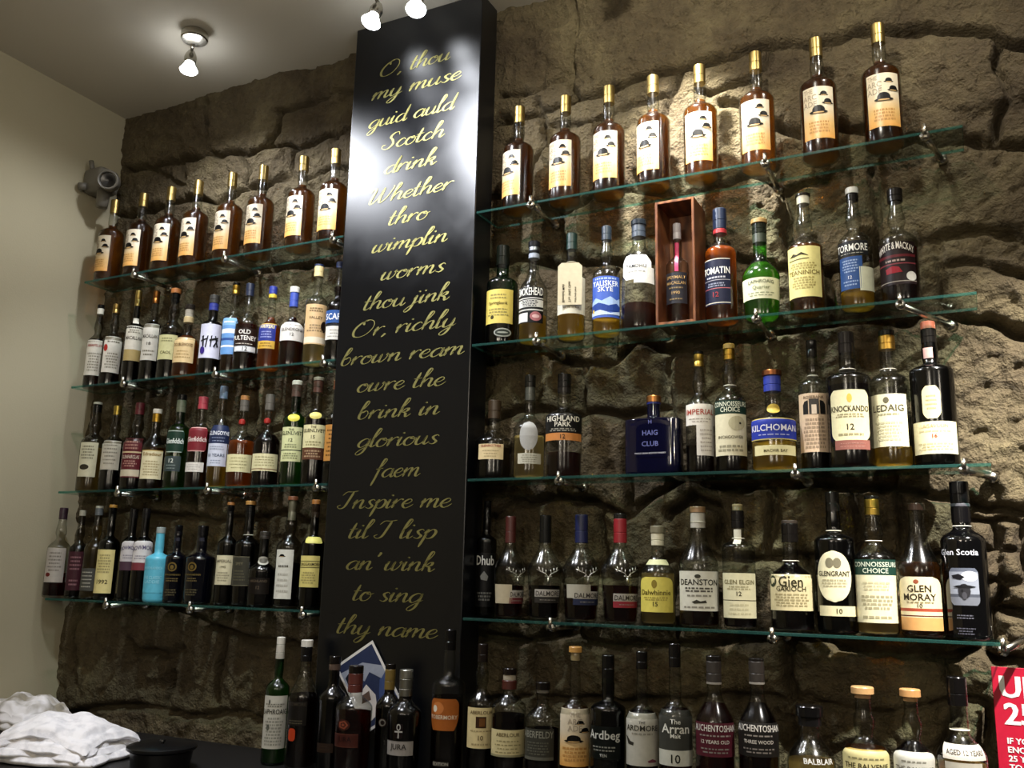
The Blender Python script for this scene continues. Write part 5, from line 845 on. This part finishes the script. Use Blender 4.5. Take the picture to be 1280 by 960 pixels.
def towel(name, label, cx, cy, sx, sy, rot, layers, seed, hgt, stain=None):
    r = empty(name, (cx, cy, CT+.001), rot); tag(r, label, 'towel', 'bar towels heaped on the counter')
    m, nt, out = nmat('towel cloth '+str(seed)); b = N(nt, 'ShaderNodeBsdfPrincipled', Roughness=.95); b.inputs['Specular IOR Level'].default_value = .1; b.inputs['Sheen Weight'].default_value = .3
    tc = N(nt, 'ShaderNodeTexCoord'); no = N(nt, 'ShaderNodeTexNoise', Scale=14.0 if stain else 40.0, Detail=3.0); rp = N(nt, 'ShaderNodeValToRGB')
    rp.color_ramp.elements[0].position = .36; rp.color_ramp.elements[0].color = (*srgb(stain or '#c9c8cc'), 1); rp.color_ramp.elements[1].position = .56; rp.color_ramp.elements[1].color = (*srgb('#e2e0e2'), 1)
    n2 = N(nt, 'ShaderNodeTexNoise', Scale=500.0); bp = N(nt, 'ShaderNodeBump', Strength=.4, Distance=.001)
    nt.links.new(tc.outputs['Object'], no.inputs['Vector']); nt.links.new(tc.outputs['Object'], n2.inputs['Vector']); nt.links.new(no.outputs['Fac'], rp.inputs[0]); nt.links.new(rp.outputs[0], b.inputs[0]); nt.links.new(n2.outputs['Fac'], bp.inputs['Height']); nt.links.new(bp.outputs[0], b.inputs['Normal']); nt.links.new(b.outputs[0], out.inputs[0])
    R = np.random.RandomState(seed); n = 44; z0 = 0.0
    for k in range(layers):
        th = hgt/layers; top = k == layers-1; fx, fy = sx*(1-.05*k), sy*(1-.04*k); dx, dy = .008*R.randn(), .006*R.randn(); V, F = [], []
        ph = R.rand(6)*6.28
        def wav(u, v): return .35*th*(math.sin(5*u+3*v+ph[0])+.7*math.sin(9*v-4*u+ph[1])+.5*math.sin(14*u+ph[2])*math.cos(7*v))
        for side in (1, 0):
            for i in range(n+1):
                for j in range(n+1):
                    u, v = -1+2*i/n, -1+2*j/n; e = max(abs(u), abs(v)); rr = max(0, 1-e); ed = min(1, rr/.07)**.5
                    px, py = u*fx*(1+.05*math.sin(4*v+ph[3])+.02*math.sin(11*v+ph[4])), v*fy*(1+.05*math.sin(3.5*u+ph[5])+.02*math.sin(13*u))
                    dome = (1-.35*u*u-.35*v*v)
                    zc = z0*dome+th*.5+.22*wav(u, v)*(.4+k/layers)
                    z = zc+(th*.52*ed if side else -th*.5*ed)+(.35*wav(u*1.3, v*1.7)*ed if side and top else 0)
                    V.append((px+dx, py+dy, max(z, .0006*(side+1))))
        m1 = (n+1)*(n+1)
        for i in range(n):
            for j in range(n):
                a = i*(n+1)+j; F.append((a, a+n+1, a+n+2, a+1)); F.append((m1+a+1, m1+a+n+2, m1+a+n+1, m1+a))
        for i in range(n):
            for a, b2 in ((i, i+1), (n*(n+1)+i+1, n*(n+1)+i), ((i+1)*(n+1), i*(n+1)), (i*(n+1)+n, (i+1)*(n+1)+n)): F.append((a, b2, m1+b2, m1+a))
        mesh('folded_layer', V, F, m, r, True); z0 += th*.92
T1 = at(84, 925, 1.66); T2 = at(30, 893, 1.78)
towel('bar_towel', 'crumpled white bar towel folded in layers at the front of the counter', at(84, 935, 1.64).x, 1.63, .145, .125, .25, 5, 3, .108)
towel('bar_towel', 'grey-stained white bar towel bunched against the pale side wall, behind the other', XL+.14, 1.86, .11, .085, -.1, 3, 5, .092, '#8f8878')
def bucket():
    zt = CT+.055; P = atz(203, 929, zt); r = empty('ice_bucket', (P.x, P.y, CT+.001)); tag(r, 'low black round bucket with flat lid on the counter beside the white towels', 'bucket')
    b = solid('#0b0b0d', .3)
    lathe('bucket_body', [(.062, 0), (.066, .003), (.07, .038), (.06, .04), (.03, .0405)], b, r, 40)
    lathe('lid', [(.03, .041), (.076, .041), (.079, .044), (.079, .049), (.074, .0515), (.03, .053), (.002, .0535)], b, r, 44)
    lathe('knob', [(.004, .0536), (.004, .056), (.007, .058), (.006, .0625), (.001, .063)], b, r, 18)
bucket()
